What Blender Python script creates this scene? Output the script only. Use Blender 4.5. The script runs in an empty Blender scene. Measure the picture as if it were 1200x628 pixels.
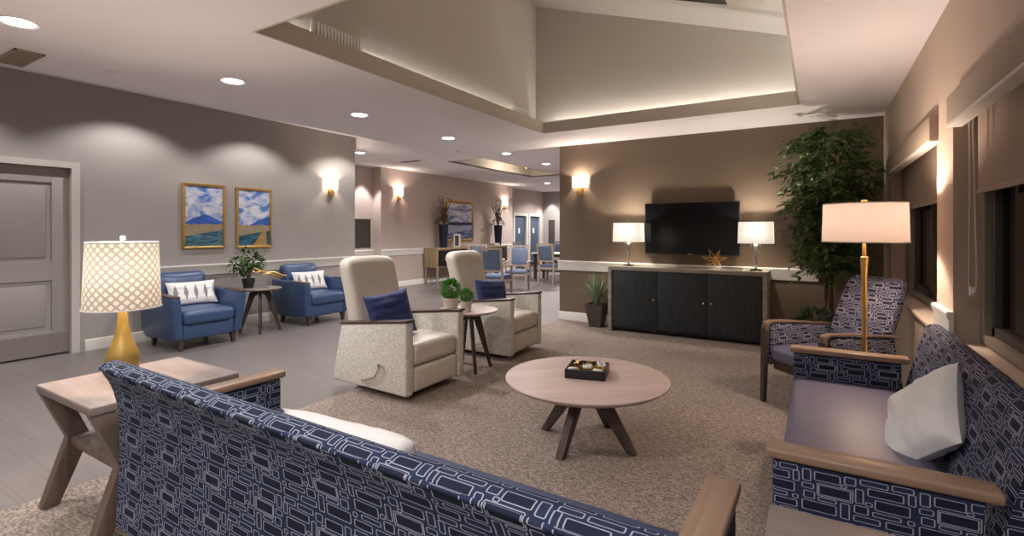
import bpy, bmesh, math, random
from mathutils import Vector, Matrix, Euler, noise
PI = math.pi
R = math.radians
C = bpy.context.scene.collection
random.seed(7)

# ------------------------------------------------------------------ materials
def new_mat(name):
    m = bpy.data.materials.new(name); m.use_nodes = True
    nt = m.node_tree; nt.nodes.clear()
    out = nt.nodes.new('ShaderNodeOutputMaterial')
    return m, nt, out

def nd(nt, typ, **kw):
    n = nt.nodes.new('ShaderNode' + typ)
    for k, v in kw.items():
        if k == 'i':
            for a, b in v.items():
                s = n.inputs[a]
                if hasattr(b, 'is_linked'): nt.links.new(b, s)
                else: s.default_value = b
        else: setattr(n, k, v)
    return n

def math_(nt, op, a, b=None, c=None):
    n = nt.nodes.new('ShaderNodeMath'); n.operation = op
    for k, v in enumerate((a, b, c)):
        if v is None: continue
        if hasattr(v, 'is_linked'): nt.links.new(v, n.inputs[k])
        else: n.inputs[k].default_value = v
    return n.outputs[0]

def vmath(nt, op, a, b=None):
    n = nt.nodes.new('ShaderNodeVectorMath'); n.operation = op
    for k, v in enumerate((a, b)):
        if v is None: continue
        if hasattr(v, 'is_linked'): nt.links.new(v, n.inputs[k])
        else: n.inputs[k].default_value = v
    return n.outputs['Value'] if op in ('LENGTH', 'DISTANCE', 'DOT_PRODUCT') else n.outputs[0]

def mixc(nt, f, a, b):
    n = nt.nodes.new('ShaderNodeMix'); n.data_type = 'RGBA'
    for idx, v in ((0, f), (6, a), (7, b)):
        if hasattr(v, 'is_linked'): nt.links.new(v, n.inputs[idx])
        else:
            n.inputs[idx].default_value = v if idx == 0 else (tuple(v) + (1,))[:4]
    return n.outputs[2]

def col4(c): return (c[0], c[1], c[2], 1)

def coords(nt, kind='Object', scale=(1, 1, 1), rot=(0, 0, 0), loc=(0, 0, 0)):
    t = nd(nt, 'TexCoord')
    mp = nd(nt, 'Mapping')
    mp.inputs['Scale'].default_value = scale; mp.inputs['Rotation'].default_value = rot
    mp.inputs['Location'].default_value = loc
    nt.links.new(t.outputs[kind], mp.inputs['Vector'])
    return mp.outputs[0]

def bsdf(nt, out, color, rough=.5, metal=0., spec=.5, normal=None, sheen=0, coat=0):
    b = nd(nt, 'BsdfPrincipled')
    if hasattr(color, 'is_linked'): nt.links.new(color, b.inputs['Base Color'])
    else: b.inputs['Base Color'].default_value = col4(color)
    if hasattr(rough, 'is_linked'): nt.links.new(rough, b.inputs['Roughness'])
    else: b.inputs['Roughness'].default_value = rough
    b.inputs['Metallic'].default_value = metal
    b.inputs['Specular IOR Level'].default_value = spec
    b.inputs['Sheen Weight'].default_value = sheen
    b.inputs['Coat Weight'].default_value = coat
    if normal is not None: nt.links.new(normal, b.inputs['Normal'])
    nt.links.new(b.outputs[0], out.inputs['Surface'])
    return b

def bump(nt, h, strength=.3, dist=.01):
    n = nd(nt, 'Bump', i={'Height': h, 'Strength': strength, 'Distance': dist})
    return n.outputs[0]

def plain(name, c, rough=.5, metal=0, spec=.5, var=.08, vs=3., bs=0, bst=.2, sheen=0, coat=0, bdist=.003):
    """colour with a slight procedural mottling and optional fine bump"""
    m, nt, out = new_mat(name)
    co = coords(nt)
    n = nd(nt, 'TexNoise', i={'Vector': co, 'Scale': vs, 'Detail': 3.})
    lo = tuple(x * (1 - var) for x in c); hi = tuple(min(1, x * (1 + var)) for x in c)
    cc = mixc(nt, n.outputs[0], lo, hi)
    nor = None
    if bs:
        n2 = nd(nt, 'TexNoise', i={'Vector': co, 'Scale': bs, 'Detail': 2.})
        nor = bump(nt, n2.outputs[0], bst, bdist)
    bsdf(nt, out, cc, rough, metal, spec, nor, sheen, coat)
    return m

def wood(name, c1, c2, rough=.45, axis=0, freq=9., spec=.4):
    m, nt, out = new_mat(name)
    sc = [freq * 2] * 3; sc[axis] = freq * .12
    co = coords(nt, 'Object', tuple(sc))
    n = nd(nt, 'TexNoise', i={'Vector': co, 'Scale': 1.6, 'Detail': 6., 'Distortion': .6})
    n2 = nd(nt, 'TexNoise', i={'Vector': co, 'Scale': 7., 'Detail': 2.})
    f = math_(nt, 'MULTIPLY_ADD', n2.outputs[0], .35, math_(nt, 'MULTIPLY', n.outputs[0], .8))
    rp = nd(nt, 'ValToRGB', i={'Fac': f})
    rp.color_ramp.elements[0].position = .35; rp.color_ramp.elements[0].color = col4(c1)
    rp.color_ramp.elements[1].position = .75; rp.color_ramp.elements[1].color = col4(c2)
    bsdf(nt, out, rp.outputs[0], rough, 0, spec, bump(nt, n.outputs[0], .08, .002))
    return m

def weave(name, c1, c2, scale=260., rough=.9, bst=.4):
    m, nt, out = new_mat(name)
    co = coords(nt, 'UV')
    v = nd(nt, 'TexVoronoi', i={'Vector': co, 'Scale': scale})
    n = nd(nt, 'TexNoise', i={'Vector': co, 'Scale': scale * .35, 'Detail': 3.})
    f = math_(nt, 'MULTIPLY_ADD', v.outputs['Distance'], .7, math_(nt, 'MULTIPLY', n.outputs[0], .6))
    bsdf(nt, out, mixc(nt, f, c1, c2), rough, 0, .2, bump(nt, f, bst, .004), .15)
    return m

RECTS = [(.3, .4, 6.2, 2.9, 1), (7.3, .2, 1.5, 4.6, 0), (9.6, .5, 4.4, 1.6, 0), (9.7, 2.9, 2.3, 2.3, 1), (12.8, 3.1, 4.6, 1.2, 0),
         (15.0, .3, 4.3, 2.0, 1), (13.2, 5.1, 5.6, 2.9, 1), (.6, 4.1, 2.0, 2.2, 0), (3.3, 4.0, 3.2, 1.1, 0), (3.4, 6.0, 5.6, 2.9, 1), (3.1, 5.55, 6.3, 3.8, 0),
         (.3, 7.2, 2.1, 1.5, 0), (9.9, 6.0, 1.3, 4.2, 0), (12.0, 8.9, 5.8, 2.2, 1), (18.5, 3.0, 1.0, 1.2, 0), (18.6, 8.7, 1.1, 3.2, 0), (.4, 9.5, 1.5, 3.6, 0), (2.6, 10.2, 4.6, 2.6, 1),
         (8.0, 10.9, 1.9, 2.2, 0), (10.7, 11.8, 4.6, 1.5, 0), (16.0, 12.0, 3.4, 1.5, 0), (11.6, 5.7, 1.1, 1.1, 0), (7.4, 9.6, .9, .9, 0)]
def rect_fabric(name, base, dark, line, unit=.0105, seed=0, lw=.13):
    """navy cloth woven with outlined, rounded, interlocking rectangles"""
    m, nt, out = new_mat(name)
    co = coords(nt, 'UV', (1 / (unit * 1.4), 1 / (unit * .95), 1))
    wr = vmath(nt, 'MODULO', vmath(nt, 'ADD', co, (2000., 1400., 0)), (20., 14., 1000.))
    wr = vmath(nt, 'MULTIPLY', wr, (1, 1, 0))
    r = .30; ln = fl = None
    for (x, y, w, h, dk) in RECTS:
        q = vmath(nt, 'SUBTRACT', vmath(nt, 'ABSOLUTE', vmath(nt, 'SUBTRACT', wr, (x + w / 2, y + h / 2, 0))), (w / 2 - r, h / 2 - r, 0))
        L = vmath(nt, 'LENGTH', vmath(nt, 'MAXIMUM', q, (0, 0, 0)))
        a = math_(nt, 'ABSOLUTE', math_(nt, 'SUBTRACT', L, r))
        ln = a if ln is None else math_(nt, 'MINIMUM', ln, a)
        if dk: fl = L if fl is None else math_(nt, 'MINIMUM', fl, L)
    n = nd(nt, 'TexNoise', i={'Vector': co, 'Scale': 3., 'Detail': 2.})
    fill = math_(nt, 'LESS_THAN', fl, r)
    mr = nd(nt, 'MapRange', i={'Value': ln, 'From Min': lw * .6, 'From Max': lw * 1.5, 'To Min': 1., 'To Max': 0.})
    c = mixc(nt, fill, base, dark)
    c = mixc(nt, math_(nt, 'MULTIPLY', n.outputs[0], .05), c, line)
    c = mixc(nt, mr.outputs[0], c, line)
    bsdf(nt, out, c, .75, 0, .12, bump(nt, n.outputs[0], .15, .002))
    return m

def shade_mat(name, c, trans, glow, pattern=None, weavescale=0):
    """lit lamp shade: cloth that passes light, with the glow of the bulb behind it"""
    m, nt, out = new_mat(name)
    cc = None
    if pattern:
        co = coords(nt, 'UV', (pattern, pattern, 1))
        def ring(off, r, w):
            p = vmath(nt, 'SUBTRACT', vmath(nt, 'FRACTION', vmath(nt, 'ADD', co, off)), (.5, .5, 0))
            l = vmath(nt, 'LENGTH', vmath(nt, 'MULTIPLY', p, (1, 1, 0)))
            return math_(nt, 'LESS_THAN', math_(nt, 'ABSOLUTE', math_(nt, 'SUBTRACT', l, r)), w)
        f = math_(nt, 'MAXIMUM', ring((50, 50, 0), .42, .055), ring((50.5, 50.5, 0), .42, .055))
        f = math_(nt, 'MAXIMUM', f, ring((50.5, 50, 0), .17, .05))
        f = math_(nt, 'MAXIMUM', f, ring((50, 50.5, 0), .17, .05))
        cc = mixc(nt, f, c, tuple(x * .5 for x in c))
    elif weavescale:
        co = coords(nt, 'UV', (weavescale, weavescale * 4, 1))
        n = nd(nt, 'TexNoise', i={'Vector': co, 'Scale': 1., 'Detail': 3.})
        cc = mixc(nt, n.outputs[0], tuple(x * .8 for x in c), tuple(min(1, x * 1.15) for x in c))
    d = nd(nt, 'BsdfDiffuse'); t = nd(nt, 'BsdfTranslucent'); e = nd(nt, 'Emission')
    e.inputs['Strength'].default_value = glow
    for s in (d, t, e):
        if cc: nt.links.new(cc, s.inputs['Color'])
        else: s.inputs['Color'].default_value = col4(c)
    mx = nd(nt, 'MixShader', i={0: trans, 1: d.outputs[0], 2: t.outputs[0]})
    ad = nd(nt, 'AddShader', i={0: mx.outputs[0], 1: e.outputs[0]})
    nt.links.new(ad.outputs[0], out.inputs['Surface'])
    return m

def emit(name, c, s):
    m, nt, out = new_mat(name)
    e = nd(nt, 'Emission', i={'Color': col4(c), 'Strength': s})
    nt.links.new(e.outputs[0], out.inputs['Surface'])
    return m

def painting_mat(name, seed, sky, cloud, mount, fields, fore, road=None, lake=False, pk=.5):
    """loose landscape: cloudy sky, blue mountain, pale plain, blue-green foreground"""
    m, nt, out = new_mat(name)
    co = coords(nt, 'UV', loc=(0, 0, 0))
    sp = nd(nt, 'SeparateXYZ', i={0: co}); u, v = sp.outputs[0], sp.outputs[1]
    cn = nd(nt, 'TexNoise', i={'Vector': coords(nt, 'UV', (2.6, 7, 1), loc=(seed, seed * 2, 0)), 'Scale': 1., 'Detail': 7., 'Distortion': .9})
    rp = nd(nt, 'ValToRGB', i={'Fac': cn.outputs[0]})
    rp.color_ramp.elements[0].position = .34; rp.color_ramp.elements[0].color = col4(sky)
    rp.color_ramp.elements[1].position = .66; rp.color_ramp.elements[1].color = col4(cloud)
    e_ = rp.color_ramp.elements.new(.46); e_.color = col4(tuple(.55 * a + .45 * b for a, b in zip(sky, cloud)))
    e_ = rp.color_ramp.elements.new(.54); e_.color = col4(tuple(.25 * a + .72 * b for a, b in zip(sky, cloud)))
    c = rp.outputs[0]
    fn = nd(nt, 'TexNoise', i={'Vector': coords(nt, 'UV', (3, 17, 1), loc=(seed * 3, 0, 0)), 'Scale': 1., 'Detail': 5., 'Distortion': 1.4})
    mn = nd(nt, 'TexNoise', i={'Vector': coords(nt, 'UV', (3., 0, 0), loc=(seed * 5, 1, 0)), 'Scale': 1., 'Detail': 4.})
    peak = math_(nt, 'SUBTRACT', .60, math_(nt, 'MULTIPLY', math_(nt, 'ABSOLUTE', math_(nt, 'SUBTRACT', u, pk)), .28))
    mh = math_(nt, 'MULTIPLY_ADD', math_(nt, 'SUBTRACT', mn.outputs[0], .5), .14, peak)
    mc = mixc(nt, fn.outputs[0], tuple(x * .2 for x in mount), tuple(min(1, x * 1.5) for x in mount))
    if not lake: c = mixc(nt, math_(nt, 'LESS_THAN', v, math_(nt, 'SUBTRACT', mh, .06)), c, mc)
    else: c = mixc(nt, math_(nt, 'LESS_THAN', math_(nt, 'ABSOLUTE', math_(nt, 'SUBTRACT', v, .43)), .045), c, mc)
    fc = mixc(nt, fn.outputs[0], tuple(x * .5 for x in fields), fields)
    lim = .37
    c = mixc(nt, math_(nt, 'LESS_THAN', v, math_(nt, 'MULTIPLY_ADD', fn.outputs[0], .06, lim - .03)), c, fc)
    fr = nd(nt, 'ValToRGB', i={'Fac': fn.outputs[0]})
    fr.color_ramp.elements[0].position = .38; fr.color_ramp.elements[0].color = col4(tuple(x * .25 for x in fore))
    fr.color_ramp.elements[1].position = .66; fr.color_ramp.elements[1].color = col4(fore)
    sl = math_(nt, 'MULTIPLY_ADD', u, .10, .17)
    c = mixc(nt, math_(nt, 'LESS_THAN', v, sl), c, fr.outputs[0])
    if road:
        d = math_(nt, 'ABSOLUTE', math_(nt, 'SUBTRACT', u, math_(nt, 'MULTIPLY_ADD', v, .55, .68)))
        w = math_(nt, 'SUBTRACT', .22, math_(nt, 'MULTIPLY', v, .6))
        f = math_(nt, 'MULTIPLY', math_(nt, 'LESS_THAN', d, w), math_(nt, 'LESS_THAN', v, .30))
        c = mixc(nt, f, c, mixc(nt, fn.outputs[0], tuple(x * .4 for x in road), road))
    bsdf(nt, out, c, .5, 0, .3, bump(nt, fn.outputs[0], .3, .002))
    return m

M = {}
M['wall'] = plain('wall_taupe_paint', (.335, .31, .288), .75, var=.03, bs=140, bst=.05)
M['tvwall'] = plain('wall_brown_paint', (.158, .117, .083), .75, var=.03, bs=140, bst=.05)
M['rwall'] = plain('wall_tan_paint', (.56, .45, .365), .75, var=.03, bs=140, bst=.05)
M['farwall'] = plain('wall_beige_paint', (.50, .41, .37), .75, var=.03, bs=140, bst=.05)
M['ceil'] = plain('ceiling_paint', (.85, .81, .835), .9, var=.02, vs=1.)
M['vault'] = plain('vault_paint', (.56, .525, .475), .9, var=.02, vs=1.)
M['lip'] = plain('cove_lip_paint', (.60, .55, .48), .8, var=.03)
M['trim'] = plain('trim_paint', (.60, .58, .53), .5, var=.03)
M['white'] = plain('white_paint', (.78, .77, .74), .45, var=.02)
M['register'] = plain('register_enamel', (.92, .92, .90), .4, var=.02)
M['door'] = plain('door_paint', (.31, .285, .265), .45, var=.03)
M['jamb'] = plain('frame_paint', (.50, .47, .43), .5, var=.03)
M['steel'] = plain('brushed_steel', (.55, .53, .50), .32, 1, var=.1, vs=9)
M['chrome'] = plain('chrome', (.75, .74, .72), .15, 1, var=.03)
M['gold'] = plain('aged_gold', (.72, .47, .16), .32, 1, var=.15, vs=20)
M['brass'] = plain('brass_satin', (.62, .42, .15), .38, 1, var=.2, vs=9)
M['goldglaze'] = plain('gold_glaze', (.30, .205, .055), .35, .3, var=.18, vs=14, coat=.2)
M['black'] = plain('black_lacquer', (.012, .012, .013), .35, var=.1)
M['rubber'] = plain('black_rubber', (.02, .02, .02), .7, var=.1)
M['screen'] = plain('screen_glass', (.004, .004, .005), .12, spec=.5, var=.05)
M['blackdoor'] = wood('blackened_wood', (.014, .019, .022), (.042, .052, .058), .42, axis=2, freq=14)
M['drift'] = wood('driftwood_grey', (.24, .215, .18), (.43, .40, .35), .6, axis=0, freq=6)
M['tabletop'] = wood('taupe_wood', (.52, .39, .35), (.66, .525, .475), .40, axis=0, freq=3)
M['walnut'] = wood('walnut_wood', (.055, .037, .032), (.115, .08, .068), .42, axis=2, freq=5)
M['endwood'] = wood('end_table_wood', (.18, .142, .128), (.28, .232, .215), .4, axis=0, freq=4)
M['endleg'] = wood('end_table_leg_wood', (.105, .076, .062), (.19, .142, .118), .45, axis=2, freq=5)
M['cap'] = wood('arm_cap_wood', (.22, .135, .09), (.36, .245, .17), .32, axis=1, freq=5)
M['capmid'] = wood('chair_arm_wood', (.12, .07, .048), (.22, .14, .10), .35, axis=1, freq=5)
M['capdark'] = wood('dark_cap_wood', (.045, .025, .020), (.10, .06, .048), .35, axis=1, freq=5)
M['darkleg'] = wood('dark_leg_wood', (.03, .020, .016), (.08, .052, .042), .4, axis=2, freq=5)
M['dine'] = wood('dining_wood', (.26, .19, .155), (.42, .34, .29), .45, axis=2, freq=5)
M['consolewood'] = wood('console_wood', (.30, .21, .12), (.45, .34, .21), .5, axis=2, freq=5)
M['leather'] = plain('navy_leather', (.036, .068, .150), .33, var=.12, vs=5, bs=120, bst=.12, spec=.5)
M['vinyl'] = plain('navy_vinyl', (.135, .120, .185), .42, var=.08, vs=4, bs=160, bst=.1)
M['vinylblue'] = plain('blue_vinyl', (.040, .058, .135), .42, var=.08, vs=4, bs=160, bst=.1)
M['fabric'] = rect_fabric('rectangle_fabric_blue', (.014, .024, .066), (.006, .011, .032), (.37, .40, .46), unit=.0112, lw=.095)
M['fabricR'] = rect_fabric('rectangle_fabric_navy', (.014, .020, .056), (.006, .009, .026), (.34, .34, .40), unit=.0112, lw=.10)
M['fabricS'] = rect_fabric('rectangle_fabric_small', (.016, .020, .052), (.008, .010, .028), (.34, .33, .40), unit=.0085, lw=.14)
M['welt'] = plain('welt_cord', (.03, .065, .16), .5, var=.1)
M['cream'] = plain('cream_leather', (.64, .585, .505), .42, var=.05, vs=4, bs=110, bst=.08)
M['boucle'] = weave('speckled_weave', (.22, .20, .17), (.82, .78, .70), 110)
M['navypillow'] = plain('navy_cushion', (.014, .028, .125), .8, var=.2, vs=8, sheen=.2)
M['whitepillow'] = plain('white_cushion', (.74, .72, .70), .85, var=.03, vs=5, sheen=.1, bs=60, bst=.1)
M['greenleaf'] = plain('leaf_green', (.045, .095, .025), .45, var=.5, vs=9)
M['ficusleaf'] = plain('ficus_leaf', (.075, .15, .036), .34, var=.55, vs=7)
M['boxleaf'] = plain('topiary_leaf', (.085, .30, .022), .5, var=.5, vs=30)
M['paleleaf'] = plain('pale_leaf', (.20, .27, .15), .5, var=.4, vs=12)
M['plainleaf'] = plain('mixed_leaf', (.06, .11, .05), .4, var=.6, vs=12)
M['bark'] = plain('bark', (.12, .07, .045), .8, var=.3, vs=14, bs=60, bst=.5)
M['soil'] = plain('potting_soil', (.03, .022, .016), .95, var=.3, vs=40, bs=60, bst=.6)
M['pot'] = plain('stone_pot', (.60, .55, .47), .6, var=.06, vs=9)
M['darkpot'] = plain('dark_pot', (.075, .056, .048), .4, var=.2, vs=6)
M['blackpot'] = plain('black_pot', (.02, .02, .022), .5, var=.2)
M['bluevase'] = plain('navy_glaze', (.006, .014, .045), .25, var=.2)
M['twig'] = plain('dry_twig', (.16, .09, .07), .8, var=.4, vs=20)
M['blind'] = plain('blind_cloth', (.32, .24, .185), .85, var=.1, vs=5, bs=200, bst=.1)
M['valance'] = plain('valance_cloth', (.35, .275, .215), .8, var=.05, vs=20)
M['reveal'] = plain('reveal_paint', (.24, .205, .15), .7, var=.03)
M['winframe'] = plain('window_frame_paint', (.22, .185, .15), .5, var=.05)
M['darkframe'] = plain('window_sash', (.05, .042, .035), .45, var=.05)
M['cord'] = plain('white_cord', (.68, .62, .54), .6, var=.03)
M['dblue'] = plain('blue_door', (.06, .085, .13), .5, var=.05)
M['grille'] = plain('dark_grille', (.07, .06, .055), .6, var=.1)
M['chairblue'] = plain('dining_fabric', (.095, .125, .195), .8, var=.25, vs=30)
M['palewhite'] = plain('pale_laminate', (.62, .58, .54), .4, var=.04)
M['paper'] = plain('paper', (.75, .72, .68), .8, var=.03)
M['lens'] = emit('downlight_lens', (1, .95, .88), 14)
M['lensfar'] = emit('downlight_lens_far', (1, .93, .86), 14)
M['led'] = emit('cove_led', (1, .965, .91), 17)
M['bulb'] = emit('bulb_glow', (1, .78, .55), 12)
M['shadegeo'] = shade_mat('patterned_shade', (.80, .72, .62), .038, .07, pattern=21.952)
M['shadelinen'] = shade_mat('linen_shade', (.74, .56, .47), .055, .10, weavescale=90)
M['shadewhite'] = shade_mat('white_shade', (.90, .86, .80), .035, .20)
M['shadesconce'] = shade_mat('sconce_shade', (1., .88, .78), .03, .9)
M['ovory'] = plain('ivory_piece', (.80, .77, .70), .4, var=.03)

def glass_mat():
    m, nt, out = new_mat('window_glass')
    t = nd(nt, 'BsdfTransparent'); g = nd(nt, 'BsdfGlossy', i={'Roughness': .02})
    t.inputs[0].default_value = (.5, .5, .52, 1); g.inputs[0].default_value = (.8, .8, .8, 1)
    f = nd(nt, 'Fresnel', i={'IOR': 1.6})
    nt.links.new(nd(nt, 'MixShader', i={0: f.outputs[0], 1: t.outputs[0], 2: g.outputs[0]}).outputs[0], out.inputs[0])
    return m
M['glass'] = glass_mat()

def floor_mat():
    m, nt, out = new_mat('vinyl_plank')
    co = coords(nt, 'Object', (1, 1, 1), (0, 0, 0))
    br = nd(nt, 'TexBrick', i={'Vector': co, 'Scale': 1., 'Mortar Size': .0012, 'Brick Width': .92, 'Row Height': .15, 'Bias': 0.})
    br.offset = .37
    br.inputs['Color1'].default_value = (.19, .17, .165, 1); br.inputs['Color2'].default_value = (.215, .193, .187, 1); br.inputs['Mortar'].default_value = (.13, .11, .10, 1)
    n = nd(nt, 'TexNoise', i={'Vector': coords(nt, 'Object', (1.6, 60, 1)), 'Scale': 1., 'Detail': 4.})
    c = mixc(nt, math_(nt, 'MULTIPLY', n.outputs[0], .75), br.outputs[0], (.085, .07, .065))
    bsdf(nt, out, c, .36, 0, .4, bump(nt, n.outputs[0], .05, .002))
    return m
M['vinylfloor'] = floor_mat()

def carpet_mat():
    m, nt, out = new_mat('loop_carpet')
    co = coords(nt, 'Object', (1, 1, 1), (0, 0, R(35)))
    v = nd(nt, 'TexVoronoi', i={'Vector': co, 'Scale': 75.})
    w = nd(nt, 'TexNoise', i={'Vector': coords(nt, 'Object', (22, 75, 1), (0, 0, R(35))), 'Scale': 1., 'Detail': 3.})
    big = nd(nt, 'TexNoise', i={'Vector': co, 'Scale': 2.2, 'Detail': 3.})
    f = math_(nt, 'MULTIPLY_ADD', v.outputs['Distance'], .55, math_(nt, 'MULTIPLY', w.outputs[0], .75))
    rp = nd(nt, 'ValToRGB', i={'Fac': f})
    rp.color_ramp.elements[0].position = .36; rp.color_ramp.elements[0].color = (.080, .060, .050, 1)
    rp.color_ramp.elements[1].position = .84; rp.color_ramp.elements[1].color = (.42, .335, .285, 1)
    c = mixc(nt, math_(nt, 'MULTIPLY', big.outputs[0], .3), rp.outputs[0], (.15, .115, .088))
    bsdf(nt, out, c, .95, 0, .1, bump(nt, f, .8, .008), .1)
    return m
M['carpet'] = carpet_mat()

def feather_mat():
    m, nt, out = new_mat('feather_print')
    co = coords(nt, 'UV', (9.0, 1, 1), loc=(.3, 0, 0))
    sp = nd(nt, 'SeparateXYZ', i={0: co})
    fx = math_(nt, 'ABSOLUTE', math_(nt, 'SUBTRACT', math_(nt, 'FRACT', math_(nt, 'ADD', sp.outputs[0], 20.)), .5))
    y = math_(nt, 'ABSOLUTE', sp.outputs[1])
    wd = math_(nt, 'MULTIPLY', math_(nt, 'SUBTRACT', .105, y), 2.6)
    n = nd(nt, 'TexNoise', i={'Vector': coords(nt, 'UV', (14, 60, 1)), 'Scale': 1., 'Detail': 3.})
    f = math_(nt, 'LESS_THAN', fx, math_(nt, 'MULTIPLY', wd, math_(nt, 'ADD', n.outputs[0], .35)))
    c = mixc(nt, math_(nt, 'MULTIPLY', f, .9), (.74, .72, .70), mixc(nt, n.outputs[0], (.015, .02, .04), (.35, .33, .32)))
    bsdf(nt, out, c, .85, 0, .2)
    return m
M['feather'] = feather_mat()
M['paint1'] = painting_mat('mountain_painting', .3, (.06, .17, .50), (.70, .70, .74), (.05, .13, .50), (.42, .33, .20), (.10, .24, .33))
M['paint2'] = painting_mat('road_painting', 1.7, (.07, .20, .52), (.74, .74, .78), (.05, .13, .46), (.42, .34, .22), (.04, .16, .26), road=(.50, .31, .10), pk=.95)
M['paint3'] = painting_mat('lake_painting', 2.9, (.07, .12, .38), (.72, .70, .74), (.03, .04, .10), (.42, .43, .60), (.22, .26, .45), lake=True)

# ------------------------------------------------------------------ mesh builder
class MB:
    def __init__(s): s.v = []; s.f = []; s.uv = []
    def add(s, vs, fs, uvs=None, T=None):
        o = len(s.v)
        s.v += [tuple((T @ Vector(p)) if T else p) for p in vs]
        for k, f in enumerate(fs):
            s.f.append(tuple(i + o for i in f)); s.uv.append(uvs[k] if uvs else None)
        return s
    def bmesh_in(s, bm, T=None):
        bm.verts.index_update()
        s.add([v.co.copy() for v in bm.verts], [[v.index for v in f.verts] for f in bm.faces], None, T); bm.free(); return s
    def box(s, x0, y0, z0, x1, y1, z1, r=0, seg=2, T=None):
        bm = bmesh.new(); bmesh.ops.create_cube(bm, size=1)
        for v in bm.verts: v.co = ((x0 + x1) / 2 + v.co.x * (x1 - x0), (y0 + y1) / 2 + v.co.y * (y1 - y0), (z0 + z1) / 2 + v.co.z * (z1 - z0))
        if r: bmesh.ops.bevel(bm, geom=list(bm.edges), offset=r, segments=seg, profile=.5, affect='EDGES', clamp_overlap=True)
        return s.bmesh_in(bm, T)
    def prism(s, poly, a, b, axis='x', r=0, seg=2, T=None):
        """polygon extruded from a to b along axis; poly is in the two other axes"""
        n = len(poly)
        def P(p, t): return (t, p[0], p[1]) if axis == 'x' else ((p[0], t, p[1]) if axis == 'y' else (p[0], p[1], t))
        bm = bmesh.new()
        A = [bm.verts.new(P(p, a)) for p in poly]; B = [bm.verts.new(P(p, b)) for p in poly]
        bm.faces.new(A); bm.faces.new(B)
        for i in range(n): bm.faces.new((A[i], A[(i + 1) % n], B[(i + 1) % n], B[i]))
        bmesh.ops.recalc_face_normals(bm, faces=list(bm.faces))
        if r: bmesh.ops.bevel(bm, geom=list(bm.edges), offset=r, segments=seg, profile=.5, affect='EDGES', clamp_overlap=True)
        return s.bmesh_in(bm, T)
    def lathe(s, prof, n=32, T=None, cap=True):
        vs = []; fs = []; uvs = []
        L = [0]
        for i in range(1, len(prof)): L.append(L[-1] + math.dist(prof[i], prof[i - 1]))
        rm = max(p[0] for p in prof)
        for (r, z) in prof:
            for k in range(n): vs.append((r * math.cos(2 * PI * k / n), r * math.sin(2 * PI * k / n), z))
        for i in range(len(prof) - 1):
            for k in range(n):
                k2 = (k + 1) % n
                fs.append((i * n + k, i * n + k2, (i + 1) * n + k2, (i + 1) * n + k))
                u0, u1 = 2 * PI * rm * k / n, 2 * PI * rm * (k + 1) / n
                uvs.append([(u0, L[i]), (u1, L[i]), (u1, L[i + 1]), (u0, L[i + 1])])
        if cap:
            for i, rev in ((0, True), (len(prof) - 1, False)):
                if prof[i][0] > 1e-5:
                    idx = [i * n + k for k in range(n)]
                    fs.append(tuple(idx[::-1] if rev else idx)); uvs.append(None)
        return s.add(vs, fs, uvs, T)
    def tube(s, path, r, n=10, T=None, closed=False):
        path = [Vector(p) for p in path]; m = len(path)
        rad = r if isinstance(r, (list, tuple)) else [r] * m
        vs = []; fs = []; up = None
        for i, p in enumerate(path):
            if closed: d = path[(i + 1) % m] - path[i - 1]
            else: d = path[min(i + 1, m - 1)] - path[max(i - 1, 0)]
            d.normalize()
            if up is None:
                up = Vector((0, 0, 1)) if abs(d.z) < .9 else Vector((1, 0, 0))
            a = d.cross(up)
            if a.length < 1e-6: a = d.cross(Vector((0, 1, 0)))
            a.normalize(); b = a.cross(d); b.normalize(); up = b
            for k in range(n):
                t = 2 * PI * k / n
                vs.append(tuple(p + a * rad[i] * math.cos(t) + b * rad[i] * math.sin(t)))
        for i in range(m if closed else m - 1):
            i2 = (i + 1) % m
            for k in range(n):
                k2 = (k + 1) % n
                fs.append((i * n + k, i * n + k2, i2 * n + k2, i2 * n + k))
        if not closed:
            fs.append(tuple(range(n))[::-1]); fs.append(tuple((m - 1) * n + k for k in range(n)))
        return s.add(vs, fs, None, T)
    def bar(s, p, q, w, d, w2=None, d2=None, T=None, side=(1, 0, 0)):
        """square bar from p to q; w along 'side', d across, tapering to w2 x d2"""
        p, q = Vector(p), Vector(q); w2 = w2 or w; d2 = d2 or d
        sd = Vector(side); ax = (q - p).normalized(); b = ax.cross(sd).normalized(); a = b.cross(ax).normalized()
        vs = []
        for c, ww, dd in ((p, w, d), (q, w2, d2)):
            for e, g in ((-1, -1), (1, -1), (1, 1), (-1, 1)): vs.append(tuple(c + a * e * ww / 2 + b * g * dd / 2))
        return s.add(vs, [(3, 2, 1, 0), (4, 5, 6, 7), (0, 1, 5, 4), (1, 2, 6, 5), (2, 3, 7, 6), (3, 0, 4, 7)], None, T)
    def cushion(s, x0, y0, z0, x1, y1, z1, r, top=0, front=0, n=14, fn=None, T=None):
        """soft block: every edge rounded by r, the top (and front) crowned"""
        h = Vector(((x1 - x0) / 2, (y1 - y0) / 2, (z1 - z0) / 2)); c0 = Vector(((x0 + x1) / 2, (y0 + y1) / 2, (z0 + z1) / 2))
        bm = bmesh.new(); bmesh.ops.create_cube(bm, size=2)
        bmesh.ops.subdivide_edges(bm, edges=list(bm.edges), cuts=n, use_grid_fill=True)
        r = min(r, h.x * .98, h.y * .98, h.z * .98)
        def warp(t, H):       # more rings near the edges
            e = r / H; a = abs(t); sg = 1 if t >= 0 else -1
            return sg * (a / .6 * (1 - e) if a < .6 else (1 - e) + (a - .6) / .4 * e)
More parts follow.
